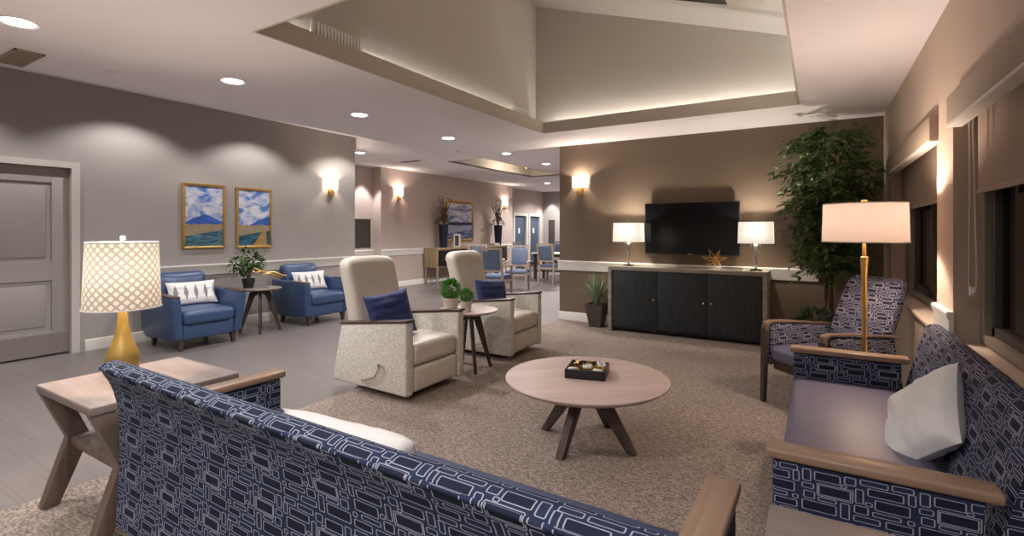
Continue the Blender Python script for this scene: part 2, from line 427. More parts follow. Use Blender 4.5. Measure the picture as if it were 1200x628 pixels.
        for v in bm.verts:
            p = Vector((warp(v.co.x, h.x) * h.x, warp(v.co.y, h.y) * h.y, warp(v.co.z, h.z) * h.z))
            c = Vector([max(-(h[k] - r), min(h[k] - r, p[k])) for k in range(3)])
            d = p - c
            if d.length > 1e-9: p = c + d.normalized() * r
            wx, wy, wz = p.x / h.x, p.y / h.y, p.z / h.z
            if top and wz > 0: p.z += top * (1 - wx * wx) * (1 - wy * wy) * wz
            if front and wy < 0: p.y -= front * (1 - wx * wx) * (1 - wz * wz) * -wy
            p += c0
            v.co = fn(p) if fn else p
        return s.bmesh_in(bm, T)
    def build(s, name, mat, parent=None, loc=None, ang=40, flat=False):
        me = bpy.data.meshes.new(name); me.from_pydata(s.v, [], s.f); me.materials.append(mat)
        uvl = me.uv_layers.new(name='UVMap')
        for p in me.polygons:
            given = s.uv[p.index]
            ax = max(range(3), key=lambda k: abs(p.normal[k]))
            for j, li in enumerate(p.loop_indices):
                if given: uvl.data[li].uv = given[j]
                else:
                    co = me.vertices[me.loops[li].vertex_index].co
                    uvl.data[li].uv = (co.y, co.z) if ax == 0 else ((co.x, co.z) if ax == 1 else (co.x, co.y))
        if not flat:
            me.polygons.foreach_set('use_smooth', [True] * len(me.polygons))
            me.set_sharp_from_angle(angle=R(ang))
        me.update()
        o = bpy.data.objects.new(name, me); C.objects.link(o)
        if parent: o.parent = parent
        if loc: o.location = loc
        return o

def tag(o, label, cat, group=None, kind=None):
    o['label'] = label; o['category'] = cat
    if group: o['group'] = group
    if kind: o['kind'] = kind
    return o
def thing(name, label, cat, loc=(0, 0, 0), rz=0, group=None, rx=0):
    o = bpy.data.objects.new(name, None); C.objects.link(o); o.empty_display_size = .1
    o.location = loc; o.rotation_euler = (rx, 0, rz)
    return tag(o, label, cat, group)
def dup(root, loc, rz=None, label=None, group=None):
    r = root.copy(); C.objects.link(r); r.location = loc
    if rz is not None: r.rotation_euler = (root.rotation_euler.x, 0, rz)
    if label: r['label'] = label
    if group: r['group'] = group
    for ch in list(root.children):
        c = ch.copy(); C.objects.link(c); c.parent = r
        for g in list(ch.children):
            d = g.copy(); C.objects.link(d); d.parent = c
    return r
def struct(name, mb, mat, label=None, flat=False):
    o = mb.build(name, mat, None, flat=flat); o['kind'] = 'structure'
    if label: o['label'] = label
    return o
def spart(name, mb, mat, parent):
    return mb.build(name, mat, parent)
def light(name, typ, loc, power, color=(1, .85, .68), parent=None, size=.05, spot=None, blend=.5, rot=None):
    l = bpy.data.lights.new(name, typ); l.energy = power; l.color = color
    if typ in ('POINT', 'SPOT'): l.shadow_soft_size = size
    if spot: l.spot_size = spot; l.spot_blend = blend
    if typ == 'AREA': l.size = size
    o = bpy.data.objects.new(name, l); C.objects.link(o); o.location = loc
    if rot: o.rotation_euler = rot
    if parent: o.parent = parent
    return o
WARM = (1, .83, .68); NEUT = (1, .955, .94)

# ------------------------------------------------------------------ the room
XL, XR, YT, ZC = -7.25, .64, 7.12, 2.71
ZF = 2.90          # ceiling of the dining area beyond
YB = -3.2
struct('floor', MB().box(-9.6, YB, -.1, -3.47, 18, 0).box(-3.47, 7.12, -.1, 1, 18, 0), M['vinylfloor'], flat=True)
struct('floor_carpet', MB().box(-3.47, YB, -.1, 1, 7.12, .003), M['carpet'], flat=True)

# main ceiling with the tray opening
TX0, TX1, TY0, TY1 = -3.18, -.18, 1.95, 6.03
ce = MB()
CX0, CX1, CY0, CY1, t = -5.51, .72, YB, 7.12, .02
lt = .018
ce.box(CX0, CY0, ZC, TX0 - lt, CY1, ZC + t).box(TX1 + lt, CY0, ZC, CX1, CY1, ZC + t)
ce.box(TX0 - lt, CY0, ZC, TX1 + lt, TY0 - lt, ZC + t).box(TX0 - lt, TY1 + lt, ZC, TX1 + lt, CY1, ZC + t)
# raised edge of the low ceiling against the taller hall strip and the dining area
ce.box(CX0, CY0, ZC + t, CX0 + .03, CY1, 3.12).box(CX0, CY1 - .03, ZC + t, -3.3, CY1, 3.12)
struct('ceiling', ce, M['ceil'], flat=True)
struct('ceiling_hall', MB().box(XL - .1, YB, 3.10, CX0 + .03, 6.4, 3.13).box(-9.5, 6.38, ZF, CX0 + .03, 6.40, 3.13), M['ceil'], flat=True)
lipm = MB(); LZ = 2.86; lt = .018
lipm.box(TX0 - lt, TY0, ZC, TX0, TY1, LZ).box(TX1, TY0, ZC, TX1 + lt, TY1, LZ)
lipm.box(TX0 - lt, TY1, ZC, TX1 + lt, TY1 + lt, LZ).box(TX0 - lt, TY0 - lt, ZC, TX1 + lt, TY0, LZ)
struct('trim_1', lipm, M['lip'], 'taupe lip around the raised ceiling tray', flat=True)
# vault above the tray: steep left side, small corner facet, end wall, roof falling to the right
def sl(z): return -3.200 + .175 * (z - 2.968)
def fy(x): return 6.19 - (x + 3.387) / .212
vt = MB()
z0, z1 = 2.72, 4.75
vt.add([(sl(z0), 1.7, z0), (sl(z0), fy(sl(z0)), z0), (sl(z1), fy(sl(z1)), z1), (sl(z1), 1.7, z1)], [(0, 1, 2, 3)])
vt.add([(sl(z0), fy(sl(z0)), z0), (-3.387, 6.19, z0), (-3.387, 6.19, 5.2), (sl(z1), fy(sl(z1)), z1)], [(0, 1, 2, 3)])
vt.add([(-3.387, 6.19, z0), (.02, 6.19, z0), (.02, 6.19, 3.42), (-3.387, 6.19, 4.60)], [(0, 1, 2, 3)])
vt.add([(-.04, 6.19, z0), (-.04, 1.7, z0), (-.04, 1.7, 3.6), (-.04, 6.19, 3.6)], [(0, 1, 2, 3)])
vt.add([(-3.5, 1.80, z0), (.02, 1.80, z0), (.02, 1.80, 3.42), (-3.5, 1.80, 4.8)], [(0, 3, 2, 1)])
zr = lambda x: 3.50 + .332 * (-.269 - x)
vt.add([(.02, 1.7, zr(.02)), (.02, 6.3, zr(.02)), (-3.6, 6.3, zr(-3.6)), (-3.6, 1.7, zr(-3.6))], [(0, 1, 2, 3)])
struct('ceiling_vault', vt, M['vault'], flat=True)
def led(name, p, q, label):
    m = MB().bar(p, q, .02, .012, side=(0, 0, 1)); o = m.build(name, M['led'], flat=True)
    tag(o, label, 'light strip', 'cove lighting behind the tray lip')
led('cove_light_strip', (TX0 - .028, TY0 + .05, 2.745), (TX0 - .028, 5.4, 2.745), 'glowing strip hidden behind the long tray lip nearest the hall')
led('cove_light_strip', (TX0 + .05, TY1 + .09, 2.745), (TX1 - .05, TY1 + .09, 2.745), 'glowing strip hidden behind the tray lip above the television wall')
led('cove_light_strip', (TX1 + .08, TY0 + .05, 2.745), (TX1 + .08, TY1 - .05, 2.745), 'glowing strip hidden behind the tray lip above the patterned sofa')

# walls
def wl(name, *boxes, mat='wall'):
    m = MB()
    for b in boxes: m.box(*b)
    return struct(name, m, M[mat], flat=True)
DY0, DY1, DZ = 1.25, 2.29, 2.13
wl('wall_left', (XL - .15, YB, 0, XL, DY0 - .0, 3.12), (XL - .15, DY1, 0, XL, 6.35, 3.12), (XL - .15, DY0, DZ, XL, DY1, 3.12), (-9.3, 6.23, 0, XL - .15, 6.35, 3.12))
wl('wall_back', (-9.6, YB - .15, 0, 1, YB, 3.12))
wl('wall_television', (-3.47, YT, 0, .95, YT + .16, 3.12), mat='tvwall')
wl('wall_right_far', (-3.47, YT + .16, 0, -3.31, 17.8, ZF), mat='farwall')
XF = -8.87
wl('wall_dining', (XF - .5, 8.55, 0, XF, 14.55, ZF + .02), (-9.34, 6.35, 0, -9.14, 8.55, ZF + .02), mat='farwall')
wl('wall_dining_end', (-9.5, 17.6, 0, -3.3, 17.75, ZF + .02), mat='wall')
FD = [(15.36, 16.30), (16.47, 17.38)]
wl('wall_dining_doors', (-9.45, 14.55, 0, -9.3, FD[0][0], ZF), (-9.45, FD[0][1], 0, -9.3, FD[1][0], ZF), (-9.45, FD[1][1], 0, -9.3, 17.7, ZF),
   (-9.45, FD[0][0], 1.97, -9.3, FD[0][1], ZF), (-9.45, FD[1][0], 1.97, -9.3, FD[1][1], ZF), mat='farwall')
# dining ceiling with its own small tray
T2 = (-6.92, 8.62, -5.98, 12.35)
struct('ceiling_dining', MB().box(-9.5, 6.4, ZF, T2[0], 17.8, ZF + .02).box(T2[2], 7.12, ZF, -3.3, 17.8, ZF + .02).box(T2[0], 6.4, ZF, T2[2], T2[1], ZF + .02)
       .box(T2[0], T2[3], ZF, T2[2], 17.8, ZF + .02).box(T2[2], 6.4, ZF, CX0 + .02, 7.12, ZF + .02), M['ceil'], flat=True)
struct('ceiling_dining_tray', MB().box(T2[0] - .02, T2[1], ZF, T2[0], T2[3], ZF + .25).box(T2[2], T2[1], ZF, T2[2] + .02, T2[3], ZF + .25)
       .box(T2[0], T2[1] - .02, ZF, T2[2], T2[1], ZF + .25).box(T2[0], T2[3], ZF, T2[2], T2[3] + .02, ZF + .25)
       .box(T2[0], T2[1], ZF + .25, T2[2], T2[3], ZF + .27), M['vault'], flat=True)

# right wall: low wall with sill, piers, header, set-back window plane
XW = .76
wl('wall_right', (XR, YB, 0, .95, YT, .76), (XR, YB, 2.02, .95, YT, ZC), (XR, 3.66, .76, XW, 4.10, 2.02), (XR, 6.45, .76, XW, YT, 2.02), mat='rwall')
W1 = (4.3, 6.05, .80, 1.95); W2 = (.6, 3.6, .80, 1.95)
wp = MB()
for a, b in ((YB, W2[0]), (W2[1], W1[0]), (W1[1], YT)): wp.box(XW, a, .76, .95, b, 2.02)
for w in (W1, W2): wp.box(XW, w[0], .76, .95, w[1], w[2]).box(XW, w[0], w[3], .95, w[1], 2.02)
struct('wall_right_recess', wp, M['reveal'], flat=True)
struct('trim_2', MB().box(XR - .03, 4.12, .76, XW, 6.44, .79, .006).box(XR - .03, .2, .76, XW, 3.64, .79, .006), M['rwall'], 'tan sills under the two windows')
for n, w in ((1, W1), (2, W2)):
    fw = .075; x0, x1 = XW - .02, XW + .1
    f = MB().box(x0, w[0], w[2], x1, w[0] + fw, w[3], .006).box(x0, w[1] - fw, w[2], x1, w[1], w[3], .006).box(x0 + .002, w[0] + fw - .006, w[2], x1, w[1] - fw + .006, w[2] + .05, .004).box(x0 + .002, w[0] + fw - .006, w[3] - .05, x1, w[1] - fw + .006, w[3], .004)
    win = struct('window_%d' % n, f, M['winframe'])
    a, b = w[0] + fw, w[1] - fw; m = (a + b) / 2
    for k, (p, q) in enumerate(((a, m), (m, b))):
        s_ = MB().box(x0 + .03, p, w[2] + .05, x1 - .02, p + .05, w[3] - .05, .005).box(x0 + .03, q - .05, w[2] + .05, x1 - .02, q, w[3] - .05, .005)
        s_.box(x0 + .03, p, w[2] + .05, x1 - .02, q, w[2] + .1, .005).box(x0 + .03, p, w[3] - .1, x1 - .02, q, w[3] - .05, .005)
        sash = spart('sash', s_, M['darkframe'], win)
        spart('pane', MB().box(x0 + .06, p + .05, w[2] + .1, x0 + .064, q - .05, w[3] - .1), M['glass'], sash)

# skirting, chair rails, door surrounds
def rail_prof(): return [(0, .775), (.018, .775), (.022, .79), (.022, .875), (.03, .89), (.034, .915), (.028, .925), (0, .925)]
def base_prof(): return [(0, 0), (.016, 0), (.016, .105), (.010, .125), (0, .13)]
def run_x(prof, x0, x1, y, sgn):      # along x on a wall at y
    return MB().prism([(y + sgn * p, z) for p, z in prof], x0, x1, 'x')
def run_y(prof, y0, y1, x, sgn):
    return MB().prism([(x + sgn * p, z) for p, z in prof], y0, y1, 'y')
struct('trim_3', run_y(rail_prof(), 2.38, 6.34, XL, 1), M['trim'], 'grey white chair rail on the wall behind the blue armchairs')
struct('trim_4', run_x(rail_prof(), -3.49, .0, YT, -1), M['white'], 'white chair rail on the television wall')
struct('trim_5', run_y(rail_prof(), 8.56, 14.55, XF, 1), M['white'], 'white chair rail in the dining area')
struct('trim_6', run_y(rail_prof(), 6.36, 8.55, -9.14, 1), M['white'], 'white chair rail in the niche')
struct('trim_7', MB().prism([(XR - p, z + .02) for p, z in rail_prof()], 3.64, 4.08, 'y'), M['white'], 'short white rail block on the window pier')
struct('baseboard_left', run_y(base_prof(), 2.38, 6.34, XL, 1), M['trim'])
struct('baseboard_television', run_x(base_prof(), -3.49, .62, YT, -1), M['white'])
struct('baseboard_dining', run_y(base_prof(), 8.56, 14.55, XF, 1), M['white'])
struct('baseboard_niche', run_y(base_prof(), 6.36, 8.55, -9.14, 1), M['white'])

# door beside the lounge
fr = MB().box(XL - .14, DY1 - .035, 0, XL + .022, DY1 + .042, DZ - .03).box(XL - .14, DY0 - .042, 0, XL + .022, DY0 + .035, DZ - .03).box(XL - .14, DY0 - .042, DZ - .03, XL + .022, DY1 + .042, DZ + .04)
struct('trim_8', fr, M['jamb'], 'pale painted frame around the grey door')
a, b = DY0 + .037, DY1 - .037
dr = MB()
dx0, dx1 = XL - .09, XL - .045
P1, P2 = (1.05, 1.93), (.28, .84)
st = .15
dr.box(dx0, a, .02, dx1, a + st, DZ - .035, .002).box(dx0, b - st, .02, dx1, b, DZ - .035, .002)
for z0_, z1_ in ((.02, P2[0]), (P2[1], P1[0]), (P1[1], DZ - .035)): dr.box(dx0, a + st, z0_, dx1, b - st, z1_)
door = struct('door_1', dr, M['door'])
for z0_, z1_ in (P1, P2):
    spart('panel', MB().box(dx0 + .005, a + st - .001, z0_, dx1 - .018, b - st + .001, z1_).box(dx1 - .02, a + st + .05, z0_ + .05, dx1 - .006, b - st - .05, z1_ - .05, .012), M['door'], door)
spart('kick_plate', MB().box(dx1, a + .01, .03, dx1 + .003, b - .01, .25), M['steel'], door)
for z_ in (.3, 1.1, 1.85): spart('hinge', MB().lathe([(.008, z_), (.008, z_ + .1)], 10, Matrix.Translation((dx1 + .004, b + .006, 0))), M['steel'], door)
# doors in the dining area
for k, (p, q) in enumerate(FD):
    d = struct('door_%d' % (k + 2), MB().box(-9.40, p + .05, .01, -9.36, q - .05, 1.93, .003), M['dblue'])
    spart('notice', MB().box(-9.36, (p + q) / 2 - .06, 1.28, -9.357, (p + q) / 2 + .05, 1.48), M['paper'], d)
    struct('trim_%d' % (k + 9), MB().box(-9.42, p - .05, 0, -9.28, p + .06, 1.92).box(-9.42, q - .06, 0, -9.28, q + .05, 1.92).box(-9.42, p - .05, 1.92, -9.28, q + .05, 2.02), M['trim'], 'pale frame around a blue door in the dining area')

# ------------------------------------------------------------------ ceiling fittings
def downlight(x, y, z, label, power=50, spot=150, col=NEUT, mat='lens', r=.082):
    t = thing('ceiling_downlight', label, 'light', (x, y, z), 0, 'round recessed downlights')
    MB().lathe([(r, -.001), (r + .018, -.006), (r + .024, -.003), (r + .024, 0), (r, .0)], 28, cap=False).build('trim_ring', M['white'], t)
    MB().lathe([(.0, -.004), (r * .8, -.004), (r + .001, -.001)], 28, cap=False).build('lens', M[mat], t)
    light('downlight_lamp', 'SPOT', (x, y, z - .03), power, col, None, .07, R(spot), .6)
DL = 62
downlight(-4.31, 1.08, ZC, 'large bright round ceiling downlight above the grey door side', DL)
downlight(-4.40, 2.49, ZC, 'second round downlight of the row, above the two gold framed paintings', DL)
downlight(-4.46, 3.97, ZC, 'third round downlight of the row, above the wall sconce by the opening', DL)
downlight(-4.51, 5.64, ZC, 'fourth round downlight of the row, nearest the dining area', DL)
downlight(-5.23, 8.35, ZF, 'round downlight beside the small dining ceiling tray', DL * 2.4, mat='lensfar')
downlight(-7.60, 6.78, ZF, 'round downlight at the edge of the long wall, in front of the niche', 40, mat='lensfar')
downlight(-5.27, 10.12, ZF, 'round downlight close to the television wall corner, beyond the dining tray', DL * 2.4, mat='lensfar')
downlight(-7.40, 14.3, ZF, 'small far downlight above the blue doors', DL * 2.4, mat='lensfar')
downlight(-8.0, 16.6, ZF, 'farthest small downlight near the end wall', DL * 2.4, mat='lensfar')
downlight(-4.31, -.5, ZC, 'unseen fill downlight added over the hall beyond the grey door', DL)  # from here to the end of the list: out-of-view lamps added as fill
downlight(-1.6, .6, ZC, 'unseen fill downlight added above the near patterned sofa', 45)
downlight(-.2, -.9, ZC, 'unseen fill downlight added near the corner table between the patterned sofas', 80)
downlight(-1.6, -1.6, ZC, 'unseen fill downlight added deep in the lounge behind the long patterned sofa', DL)
# wall washing downlights hidden in the taller hall strip
def wash(x, y, z, p, cone=124, bl=.42, col=NEUT):
    light('wall_wash_lamp', 'SPOT', (x, y, z), p, col, None, .03, R(cone), bl)
for y in (1.0, 2.75, 4.35, 6.0): wash(XL + .62, y, 3.06, 32)
for y in (7.4, 8.2): wash(-8.85, y, 2.86, 55, 70)
for x in (-8.9, -8.0): wash(x, 17.3, 2.86, 50, 70)

# flush vents
def slat_vent(name, label, loc, w, d, n, mat, rot=(0, 0, 0), cat='vent', back='grille'):
    t = thing(name, label, cat, loc); t.rotation_euler = rot
    f = MB(); e = .014
    f.box(-w / 2, -d / 2, 0, w / 2, -d / 2 + e, .012).box(-w / 2, d / 2 - e, 0, w / 2, d / 2, .012).box(-w / 2, -d / 2, 0, -w / 2 + e, d / 2, .012).box(w / 2 - e, -d / 2, 0, w / 2, d / 2, .012)
    f.build('frame', M[mat], t)
    s_ = MB()
    for k in range(n):
        x = -w / 2 + e + (w - 2 * e) * (k + .5) / n
        s_.box(x - .0035, -d / 2 + e, .002, x + .0035, d / 2 - e, .010)
    s_.build('slats', M[mat], t)
    MB().box(-w / 2 + .004, -d / 2 + .004, -.004, w / 2 - .004, d / 2 - .004, .001).build('backing', M[back], t)
    return t
slat_vent('return_air_grille', 'taupe slatted return grille in the ceiling above the grey door', (-5.18, 1.30, ZC), .50, .17, 30, 'valance', (PI, 0, 0))
slat_vent('ceiling_vent', 'dark slotted vent high in the vault of the tray ceiling', (-1.15, 5.26, zr(-1.15) - .004), .78, .30, 24, 'grille', (PI, math.atan(.332), 0))
slat_vent('ceiling_vent', 'slim slot vent in the dining ceiling before its small tray', (-7.6, 8.2, ZF), .5, .10, 12, 'valance', (PI, 0, 0))
def cove_register(y, w, h, label):
    t = thing('supply_register', label, 'vent', (-3.212, y, 2.84), 0, 'white registers standing in the tray cove')
    x = .012
    MB().box(-.10, -w / 2, -.05, x - .012, w / 2, h, .004).build('housing', M['vault'], t)
    f = MB(); e = .02
    f.box(x - .012, -w / 2, -.02, x, -w / 2 + e, h - e).box(x - .012, w / 2 - e, -.02, x, w / 2, h - e).box(x - .012, -w / 2, h - e, x, w / 2, h).box(x - .012, -w / 2, -.05, x, w / 2, -.02)
    f.build('frame', M['register'], t)
    s_ = MB(); n = int(w / .034)
    for k in range(n):
        yy = -w / 2 + e + (w - 2 * e) * (k + .5) / n
        s_.box(x - .010, yy - .010, -.02, x - .001, yy + .010, h - e)
    s_.build('slats', M['register'], t)
    MB().box(x - .0125, -w / 2 + .005, -.04, x - .011, w / 2 - .005, h - .005).build('backing', M['grille'], t)
cove_register(2.63, .48, .17, 'white slatted register at the near corner of the ceiling tray')
cove_register(5.45, .40, .10, 'white slatted register in the far corner of the ceiling tray')
sd = thing('smoke_detector', 'small white disc on the ceiling above the gap between door and paintings', 'smoke detector', (-4.97, 1.83, ZC))
MB().lathe([(.0, -.035), (.035, -.034), (.05, -.022), (.055, -.006), (.055, 0)], 24).build('cover', M['ceil'], sd)
MB().lathe([(.012, -.037), (.012, -.034)], 12).build('sensor', M['white'], sd)
sp = thing('fire_sprinkler', 'tiny metal sprinkler head on the ceiling before the dining area', 'sprinkler', (-5.1, 6.65, ZC))
MB().lathe([(.03, 0), (.03, -.006), (.01, -.012), (.01, -.03)], 14).build('body', M['chrome'], sp)
MB().lathe([(.018, -.036), (.018, -.033)], 14).build('deflector', M['chrome'], sp)
# ceiling fixture in the dining tray
ch = thing('semi_flush_light', 'semi flush light with three glowing arms in the dining ceiling tray', 'light', (-6.35, 11.2, ZF + .25))
MB().lathe([(.08, 0), (.08, -.02), (.015, -.03), (.015, -.16)], 18).build('canopy', M['brass'], ch)
for k in range(3):
    t_ = R(120 * k + 20); c_, s_ = math.cos(t_), math.sin(t_)
    MB().tube([(0, 0, -.12), (.12 * c_, .12 * s_, -.17), (.24 * c_, .24 * s_, -.10)], .010, 8).build('arm', M['brass'], ch)
    MB().lathe([(.0, -.11), (.04, -.10), (.055, -.06), (.05, -.03), (.02, -.02)], 14, Matrix.Translation((.24 * c_, .24 * s_, 0))).build('glass_shade', M['bulb'], ch)
light('tray_lamp', 'POINT', (-6.35, 10.6, 2.95), 9, WARM, None, .1)

# ------------------------------------------------------------------ wall sconces
def sconce(loc, rz, label, power=17):
    """front is local -Y, wall at y = 0"""
    t = thing('wall_sconce', label, 'wall light', loc, rz, 'square shaded wall sconces')
    pr = []; n = 18
    for k in range(n + 1):
        a_ = PI * k / n
        pr.append((-.115 * math.cos(a_), -.015 - .095 * math.sin(a_) ** .45))
    vs = [(x, y, z) for z in (-.08, .08) for x, y in pr]; m_ = n + 1
    MB().add(vs, [(k, k + 1, m_ + k + 1, m_ + k) for k in range(n)]).build('shade', M['shadesconce'], t)
    MB().box(-.045, -.022, -.20, .045, 0, -.02, .004).build('backplate', M['brass'], t)
    MB().box(-.035, -.075, -.185, .035, -.02, -.12, .006).tube([(0, -.05, -.13), (0, -.05, -.03)], .012, 10).build('arm', M['brass'], t)
    MB().lathe([(.0, -.035), (.018, -.03), (.028, .0), (.02, .028), (.0, .035)], 14, Matrix.Translation((0, -.05, -.005))).build('bulb', M['bulb'], t)
    d = Euler((0, 0, rz)).to_matrix() @ Vector((0, -.062, .02))
    light('sconce_lamp', 'POINT', Vector(loc) + d, power, WARM, None, .025)
sconce((XL, 5.80, 2.19), R(90), 'lit white sconce on the taupe wall beside the two paintings')
sconce((-3.11, YT, 2.13), 0, 'lit white sconce on the brown television wall')
sconce((XF, 9.12, 2.33), R(90), 'lit white sconce in the dining area nearest the niche')
sconce((XF, 14.05, 2.28), R(90), 'lit white sconce in the dining area nearest the blue doors')

# ------------------------------------------------------------------ pictures
def picture(loc, rz, w, h, mat, label, fw=.035, group=None, frame='gold'):
    t = thing('framed_painting', label, 'painting', loc, rz, group)
    f = MB()
    for s in (-1, 1):
        f.prism([(s * w / 2, -h / 2), (s * w / 2, h / 2), (s * (w / 2 - fw), h / 2 - fw), (s * (w / 2 - fw), -h / 2 + fw)], -.03, 0, 'y', .005)
        f.prism([(-w / 2, s * h / 2), (w / 2, s * h / 2), (w / 2 - fw, s * (h / 2 - fw)), (-w / 2 + fw, s * (h / 2 - fw))], -.03, 0, 'y', .005)
    f.build('frame', M[frame], t)
    a_, b_ = w / 2 - fw, h / 2 - fw
    MB().add([(-a_, -.016, -b_), (a_, -.016, -b_), (a_, -.016, b_), (-a_, -.016, b_), (-a_, -.002, -b_), (a_, -.002, -b_), (a_, -.002, b_), (-a_, -.002, b_)],
             [(0, 1, 2, 3), (7, 6, 5, 4), (0, 4, 5, 1), (3, 2, 6, 7)], [[(0, 0), (1, 0), (1, 1), (0, 1)], [(0, 0)] * 4, [(0, 0)] * 4, [(0, 0)] * 4]).build('canvas', M[mat], t)
    return t
picture((XL, 3.70, 1.59), R(90), .57, .89, 'paint1', 'gold framed landscape of a blue mountain, nearer the grey door', group='gold framed landscapes')
picture((XL, 4.42, 1.58), R(90), .56, .89, 'paint2', 'gold framed landscape with an ochre road, nearer the wall sconce', group='gold framed landscapes')
picture((XF, 11.62, 1.65), R(90), 1.30, 1.16, 'paint3', 'wide gold framed lake and cloud painting above the dining console', .07, 'gold framed landscapes')
picture((-8.15, 17.6, 1.36), 0, .36, .42, 'paper', 'small dark framed print on the end wall beyond the dining tables', .04, frame='black')
# dark grille panels
slat_vent('wall_grille', 'dark wall grille in the niche beside the opening', (-9.14, 8.22, 1.32), .68, .5, 14, 'grille', (0, R(90), 0), 'grille')
slat_vent('wall_grille', 'narrow dark wall grille on the end wall past the blue doors', (-8.92, 17.6, 1.22), .27, 1.15, 6, 'grille', (R(90), 0, 0), 'grille')
sw = thing('card_reader', 'small dark card reader on the wall beside the grey door', 'card reader', (XL, 2.47, .95))
MB().box(0, -.04, -.07, .022, .04, .07, .006).build('housing', M['grille'], sw)
MB().box(.022, -.025, .01, .025, .025, .045, .001).build('display', M['screen'], sw)

# ------------------------------------------------------------------ cushions
def pillow_mesh(w, h, t, wrinkle=.004, seed=0, pinch=.07, n=26, ribs=0):
    """upright cushion, bottom edge at z = 0, front is -Y"""
    vs = []; fs = []; uv = []
    N = n + 1
    for s in (-1, 1):
        for j in range(N):
            for i in range(N):
                u = -1 + 2 * i / n; v = -1 + 2 * j / n
                x = w / 2 * u * (1 - pinch * (1 - v * v)); z = h / 2 * v * (1 - pinch * (1 - u * u))
                th = t / 2 * (max(0, (1 - u ** 4) * (1 - v ** 4))) ** .55
                q = noise.noise(Vector((u * 2.3 + seed, v * 3.1, s * 3.))) * wrinkle * 2 + noise.noise(Vector((u * 6 + seed, v * 5, s))) * wrinkle
                edge = (1 - u ** 6) * (1 - v ** 6)
                if ribs: q += ribs * math.sin(v * 15 + 2.5 * noise.noise(Vector((u * 2, v * 2, seed))))
                vs.append((x, s * (th + q * edge) , z + h / 2))
    for s in (0, 1):
        o = s * N * N
        for j in range(n):
            for i in range(n):
                a_ = o + j * N + i; q = (a_, a_ + 1, a_ + N + 1, a_ + N)
                fs.append(q if s == 0 else q[::-1])
    bm = bmesh.new()
    V = [bm.verts.new(p) for p in vs]
    for f in fs: bm.faces.new([V[k] for k in f])
    bmesh.ops.remove_doubles(bm, verts=list(bm.verts), dist=1e-5)
    m = MB().bmesh_in(bm)
    m.uv = [[(m.v[k][0], m.v[k][2] - h / 2) for k in f] for f in m.f]
    return m
def pillow(name, label, mat, loc, rz, lean, w, h, t, seed=0, roll=0, group=None, ribs=0, wrinkle=.004):
    m = pillow_mesh(w, h, t, wrinkle, seed, ribs=ribs)
    o = m.build(name, mat); tag(o, label, 'pillow', group)
    o.rotation_mode = 'QUATERNION'
    q = Euler((0, 0, rz)).to_quaternion() @ Euler((-lean, 0, 0)).to_quaternion() @ Euler((0, roll, 0)).to_quaternion()
    o.rotation_quaternion = q; o.location = loc
    return o

# ------------------------------------------------------------------ patterned sofas
def extrude_x(prof, x0, x1, nx=2, closed=True, bow=None):
    """closed (y,z) outline swept along x with arc-length UVs and end caps"""
    m = MB(); n = len(prof); L = [0]
    for i in range(n): L.append(L[-1] + math.dist(prof[i], prof[(i + 1) % n]))
    xs = [x0 + (x1 - x0) * k / nx for k in range(nx + 1)]
    vs = [(x, p[0], p[1]) for x in xs for p in prof]; fs = []; uv = []
    for k in range(nx):
        for i in range(n):
            j = (i + 1) % n
            fs.append((k * n + i, k * n + j, (k + 1) * n + j, (k + 1) * n + i))
            uv.append([(xs[k], L[i]), (xs[k], L[i + 1]), (xs[k + 1], L[i + 1]), (xs[k + 1], L[i])])
    fs.append(tuple(range(n))[::-1]); uv.append([prof[i] for i in range(n)][::-1])
    fs.append(tuple(nx * n + i for i in range(n))); uv.append([prof[i] for i in range(n)])
    m.add(vs, fs, uv); return m
def smooth_poly(pts, it=2):
    for _ in range(it):
        q = []
        for i in range(len(pts)):
            a_, b_ = Vector(pts[i]), Vector(pts[(i + 1) % len(pts)])
            q += [tuple(a_ * .75 + b_ * .25), tuple(a_ * .25 + b_ * .75)]
        pts = q
    return pts
def sofa(w, label, loc, rz, fab, seatmat, yd=1.):
    t = thing('sofa', label, 'sofa', loc, rz)
    prof = [(.33, .10), (.318, .30), (.312, .50), (.318, .64), (.34, .74), (.380, .815), (.378, .832), (.360, .842), (.335, .846), (.310, .842), (.292, .820), (.268, .74), (.232, .60), (.19, .45), (.17, .10)]
    prof = [(y * yd, z) for y, z in prof]
    ax = .075
    b = extrude_x(smooth_poly(prof, 1), -w / 2 + .015, w / 2 - .015, 2); bk = b.build('backrest', fab, t, ang=35)
    MB().tube([(-w / 2 + .02, .382 * yd, .824), (w / 2 - .02, .382 * yd, .824)], .007, 10).build('welt', fab, bk)
    MB().cushion(-w / 2 + ax, -.40, .27, w / 2 - ax, .175 * yd, .45, .045, top=.018, n=16).build('seat_cushion', seatmat, t)
    MB().box(-w / 2 + ax, -.37, .12, w / 2 - ax, .17 * yd, .275, .015).build('seat_rail', fab, t)
    for s in (-1, 1):
        o0, o1 = sorted((s * w / 2, s * (w / 2 - ax)))
        MB().box(o0, -.40, .10, o1, .17 * yd, .60, .016, 3).build('arm_panel', fab, t)
        MB().box(o0 - .012, -.42, .60, o1 + .012, .21 * yd, .635, .010, 3).build('arm_cap', M['cap'], t)
    for s in (-1, 1):
        for y in (-.35, .26 * yd):
            MB().bar((s * (w / 2 - .06), y, .12), (s * (w / 2 - .06), y, 0), .05, .05, .038, .038).build('leg', M['darkleg'], t)
    return t
NS = sofa(2.34, 'long blue rectangle patterned sofa seen from behind', (-1.385, 1.253, .003), PI - R(.7), M['fabric'], M['vinylblue'])
RS = sofa(1.85, 'navy rectangle patterned sofa along the window wall', (.262, 2.90, .003), -PI / 2, M['fabricR'], M['vinyl'], .95)
